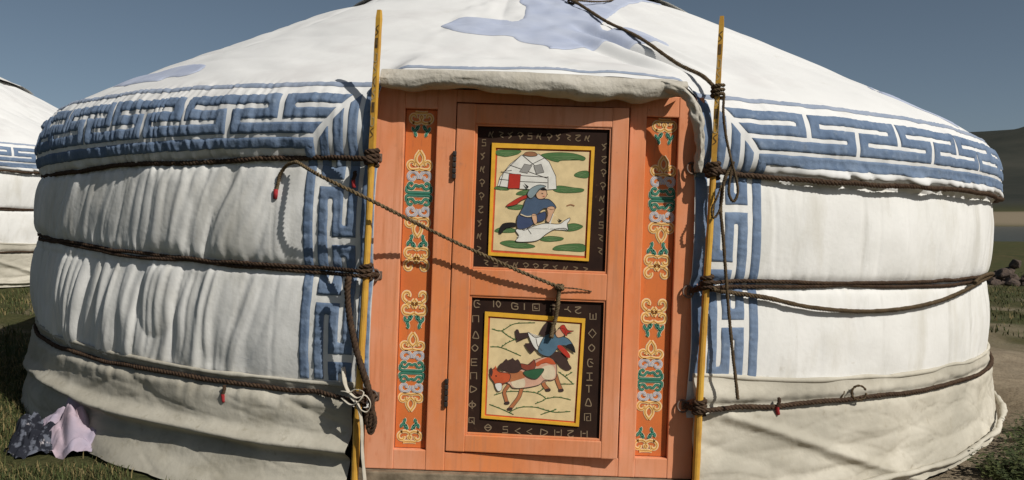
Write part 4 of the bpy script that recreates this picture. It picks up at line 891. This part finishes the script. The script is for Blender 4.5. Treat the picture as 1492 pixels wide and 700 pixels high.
# small rope ends
def rope_end(px, py, red, label):
    A = wl(px, py, .03); B = wl(px - 3, py + 13, .035); C = wl(px - 1, py + 24, .03)
    V, Fc = rope_vf(np.array([A, (A + B) / 2 + np.array([.004, -.003, 0]), B]), .008, 3, .025, .005, 5, True, 80); o = mesh_obj('rope_end', V, Fc, M['rope'], None, True, True)
    if red: V, Fc = tube_vf(resample(np.array([B - (B - A) * .1, (B + C) / 2, C]), .006), .0075, 8); mesh_obj('red_tip', V, Fc, M['redtip'], o)
    tag(o, label, 'rope')
rope_end(327, 562, True, 'short red tipped rope end on the skirt rope left of the door')
rope_end(1135, 580, True, 'short red tipped rope end on the skirt rope right of the door')
rope_end(517, 250, True, 'short red tipped rope end behind the left pole under the fret border')
A = wl(1250, 572, .03); a_ = np.linspace(.4, 2 * np.pi, 30); P = np.stack([A[0] + .03 * np.cos(a_), A[1] - .01 + 0 * a_, A[2] + .03 * np.sin(a_)], 1)
V, Fc = join([rope_vf(P, .0055, 2, .03, .006, 5, False, 30), rope_vf(np.array([A + (-.06, -.01, .005), A + (-.075, -.01, -.03), A + (-.07, -.01, -.05)]), .005, 2, .03, .006, 5, True, 30)])
o = mesh_obj('rope_loop', V, Fc, M['rope3'], None, True, True); tag(o, 'small loop of rope hanging on the skirt rope at its right hand end', 'rope')

# ------------------------------------------------------------------ the neighbouring ger (a copy, turned)
def copy_tree(o, parent):
    c = o.copy(); col.objects.link(c); c.parent = parent
    for ch in o.children: copy_tree(ch, c)
    return c
G2 = (-8.15, 4.9, float(ground_z(-8.15, 4.9)) - .07)
ger2 = copy_tree(ger, None); ger2.location = G2; E2 = (Matrix.Rotation(R_(2.4), 3, 'Y') @ Matrix.Rotation(R_(32), 3, 'Z')).to_euler(); ger2.rotation_euler = E2
tag(ger2, 'white ger standing further off on the grass behind the big ger', 'ger', 'gers')
for g, lab in ((g1, 'dark rope under the eave of the ger standing behind'), (g2, 'dark double rope round the wall of the ger standing behind'), (g3, 'dark rope at the skirt of the ger standing behind')):
    c = g.copy(); col.objects.link(c); c.location = G2; c.rotation_euler = E2; c['label'] = lab

# ------------------------------------------------------------------ cloth bundle on the grass
def gpt(px, py):
    d = np.array([(px - 746) / F, 1.0, -(py - HY) / F]); t = np.linspace(2.5, 30, 6000); P = CAM[None] + t[:, None] * d[None]
    k = np.where(P[:, 2] < ground_z(P[:, 0], P[:, 1]))[0]; return P[k[0]]
def crumple(name, c, sx, sy, h, seed, material, label, cat, yaw=0., peak=0., facet=10):
    n = 64; u = np.linspace(-1, 1, n); U, V = np.meshgrid(u, u, indexing='ij'); rad = np.hypot(U, V) ; ang = np.arctan2(V, U)
    k = np.maximum(abs(U), abs(V)) / (rad + 1e-6); U2, V2 = U * k, V * k; rad = np.hypot(U2, V2)
    edge = 1 + .22 * noise(ang * 1.6 + 9, ang * 0, seed) + .10 * noise(ang * 4.5, ang * 0, seed + 1)
    z = h * (1 - rad ** 2.2) * (1 + .5 * noise(U2 * 2, V2 * 2, seed + 2)) + peak * np.clip(1 - np.hypot(U2 + .45, V2 - .1) / .55, 0, 1)
    z = z + h * (.85 * (np.abs(noise(U2 * 2.4 + V2 * 2, V2 * 3 - U2, seed + 3)) - .25) + .55 * (np.abs(noise(U2 * 5 - V2 * 4, V2 * 4.5 + U2, seed + 4)) - .25) + .07 * noise(U2 * 18, V2 * 18, seed + 5)) * (.4 + .6 * (1 - rad))
    x = U2 * edge * sx * (1 + .10 * noise(V2 * 5, U2 * 5, seed + 6)); y = V2 * edge * sy
    cy_, sy_ = math.cos(yaw), math.sin(yaw); X_ = x * cy_ - y * sy_; Y_ = x * sy_ + y * cy_
    gz = ground_z(c[0] + X_, c[1] + Y_) - c[2]
    o = mesh_obj(name, np.stack([X_, Y_, np.maximum(z, -.01) + gz + .004], -1).reshape(-1, 3), grid_faces(n, n), material); o.location = c
    return tag(o, label, cat)
c1 = gpt(116, 652); c2 = gpt(60, 657)
c1 = np.array([c1[0], c1[1], ground_z(c1[0], c1[1])]); c2 = np.array([c2[0], c2[1], ground_z(c2[0], c2[1])])
crumple('crumpled_cloth', c1, .23, .15, .13, 5, M['pinkcloth'], 'crumpled lilac pink cloth lying on the grass against the skirt', 'cloth', -.12, .055)
crumple('crumpled_garment', c2, .15, .10, .10, 17, M['darkcloth'], 'dark patterned garment bunched up on the grass beside the pink cloth', 'garment', .3, .03)

# ------------------------------------------------------------------ stones by the river bank
def rock_mesh(seed):
    bm = bmesh.new(); bmesh.ops.create_icosphere(bm, subdivisions=3, radius=1); r_ = random.Random(seed)
    pl = [Vector((r_.uniform(-1, 1), r_.uniform(-1, 1), r_.uniform(-.4, 1))).normalized() for _ in range(11)]; ds = [r_.uniform(.62, .9) for _ in pl]
    for v in bm.verts:
        for n_, d_ in zip(pl, ds):
            e_ = v.co.dot(n_) - d_
            if e_ > 0: v.co -= n_ * e_
        v.co.z *= .72
    me = bpy.data.meshes.new('stone'); bm.to_mesh(me); bm.free(); me.materials.append(M['rock']); return me
rms = [rock_mesh(s_) for s_ in range(5)]
stones = []
for k in range(64):
    d_ = random.uniform(20.5, 25.5); px = random.uniform(1444, 1560); x = (px - 746) / F * d_; y = d_ - 6.4; s_ = random.uniform(.09, .21)
    zg = float(ground_z(x, y)) + s_ * .40
    for (x2, y2, z2, s2) in stones:                # lie on the stones already there
        q = math.hypot(x - x2, y - y2) / (s_ + s2)
        if q < .75: zg = max(zg, z2 + .72 * (s_ + s2) * math.sqrt(1 - q * q) * .92)
    stones.append((x, y, zg, s_))
    o = bpy.data.objects.new('stone', rms[k % 5]); col.objects.link(o)
    o.scale = (s_ * random.uniform(.85, 1.25), s_, s_ * random.uniform(.85, 1.1)); o.location = (x, y, zg); o.rotation_euler = (random.uniform(-.3, .3), random.uniform(-.3, .3), random.uniform(0, 6))
    tag(o, 'brown field stone in the heap beyond the grass on the river side', 'stone', 'stones in the heap')

# ------------------------------------------------------------------ grass blades and weeds
gmats = [mat('grass_green', (.075, .085, .026), (.055, .07, .02), 8, .8, 0, 0), mat('grass_dry', (.22, .17, .075), (.15, .12, .05), 8, .8, 0, 0), mat('grass_dark', (.035, .05, .016), (.05, .062, .02), 8, .8, 0, 0)]
def blades(name, X, Y, ln, wd, dry, label, lean=.7):
    n = len(X); Z = ground_z(X, Y) - .004; an = rng.uniform(0, 2 * np.pi, n); ll = ln * rng.uniform(.45, 1.3, n); le = rng.uniform(.1, lean, n)
    dx, dy = np.cos(an), np.sin(an); w_ = wd * rng.uniform(.6, 1.4, n); base = np.stack([X, Y, Z], 1); side = np.stack([-dy, dx, 0 * dx], 1) * w_[:, None] / 2
    mid = base + np.stack([dx * le * .35, dy * le * .35, .55 + 0 * le], 1) * ll[:, None]; tip = base + np.stack([dx * le, dy * le, 1 - .35 * le], 1) * ll[:, None]
    V = np.stack([base - side, base + side, mid + side * .7, mid - side * .7, tip], 1).reshape(-1, 3); k = np.arange(n) * 5
    Q = [(a_, a_ + 1, a_ + 2, a_ + 3) for a_ in k.tolist()] + [(a_ + 3, a_ + 2, a_ + 4) for a_ in k.tolist()]
    mi = np.where(rng.random(n) < dry, 1, np.where(rng.random(n) < .4, 2, 0)); o = mesh_obj(name, V, Q, gmats, None, False, False, np.r_[mi, mi].astype(int).tolist())
    return tag(o, label, 'grass', None, 'stuff')
def scatter(n, x0, x1, y0, y1, keep):
    X = rng.uniform(x0, x1, n); Y = rng.uniform(y0, y1, n); k = keep(X, Y); return X[k], Y[k]
ok = lambda X, Y: (np.hypot(X, Y) > 3.3 * ksq(np.arctan2(X, -Y))) & (np.hypot(X + 8.15, Y - 4.9) > 3.4)
X, Y = scatter(150000, -4.6, -.4, -4.4, -.6, lambda X, Y: ok(X, Y) & (fbm(X * 2.2, Y * 2.2, 71) + .9 * rng.random(len(X)) > -.1))
blades('grass', X, Y, .045, .0045, .32, 'short trampled grass along the left foot of the ger', 1.1)
X, Y = scatter(60000, -11, -3.2, -.6, 9, lambda X, Y: ok(X, Y) & (fbm(X * 1.2, Y * 1.2, 72) > -.35))
blades('grass', X, Y, .06, .009, .22, 'grass between the two gers', .9)
X, Y = scatter(50000, 3.0, 26, -3, 26, lambda X, Y: ok(X, Y) & (np.hypot(X, Y) + .8 * fbm(X, Y, 4) > 5.2) & (fbm(X * .8, Y * .8, 73) > -.4))
blades('grass', X, Y, .07, .014, .2, 'grass on the river side behind the dug earth', .9)
# weeds in the earth at the lower right: leafy clumps
def weed(c, k):
    V = []; Fc = []; r_ = random.Random(k)
    for s_ in range(r_.randint(26, 38)):
        an = r_.uniform(0, 6.28); tl = r_.uniform(.3, 1.0); h = r_.uniform(.05, .15); b0 = np.array([r_.uniform(-.05, .05), r_.uniform(-.05, .05), 0]); d_ = np.array([math.cos(an) * tl, math.sin(an) * tl, 1.0]); d_ /= np.linalg.norm(d_)
        for q in range(r_.randint(4, 7)):
            p = b0 + d_ * h * (q + 1) / 6; a2 = an + r_.uniform(-2, 2); ld = np.array([math.cos(a2), math.sin(a2), r_.uniform(-.1, .6)]); sd2 = np.array([-math.sin(a2), math.cos(a2), 0]); ll = r_.uniform(.018, .036); o_ = len(V)
            V += [p, p + ld * ll * .5 + sd2 * ll * .28, p + ld * ll + np.array([0, 0, -.004]), p + ld * ll * .5 - sd2 * ll * .28]; Fc.append((o_, o_ + 1, o_ + 2, o_ + 3))
        o_ = len(V); V += [b0 + np.array([.0012, 0, 0]), b0 - np.array([.0012, 0, 0]), b0 + d_ * h]; Fc.append((o_, o_ + 1, o_ + 2))
    o = mesh_obj('weed', np.array(V), Fc, gmats[2] if k % 3 else gmats[0], None, False); o.location = c
    return tag(o, 'low dark leafy weed growing in the bare earth by the skirt', 'weed', 'weeds by the skirt')
k = 0
for px, py in [(1487, 690), (1470, 668), (1448, 690), (1425, 695), (1490, 650), (1460, 645), (1435, 660), (1410, 680), (1478, 625), (1395, 697), (1500, 700), (1492, 672), (1455, 700), (1440, 678), (1480, 705), (1510, 660), (1416, 664), (1468, 690), (1480, 655), (1500, 640), (1450, 668), (1488, 612), (1505, 625), (1430, 688)]:
    p = gpt(px, py)
    if math.hypot(p[0], p[1]) > 3.34: weed((p[0], p[1], float(ground_z(p[0], p[1])) - .005), k)
    k += 1
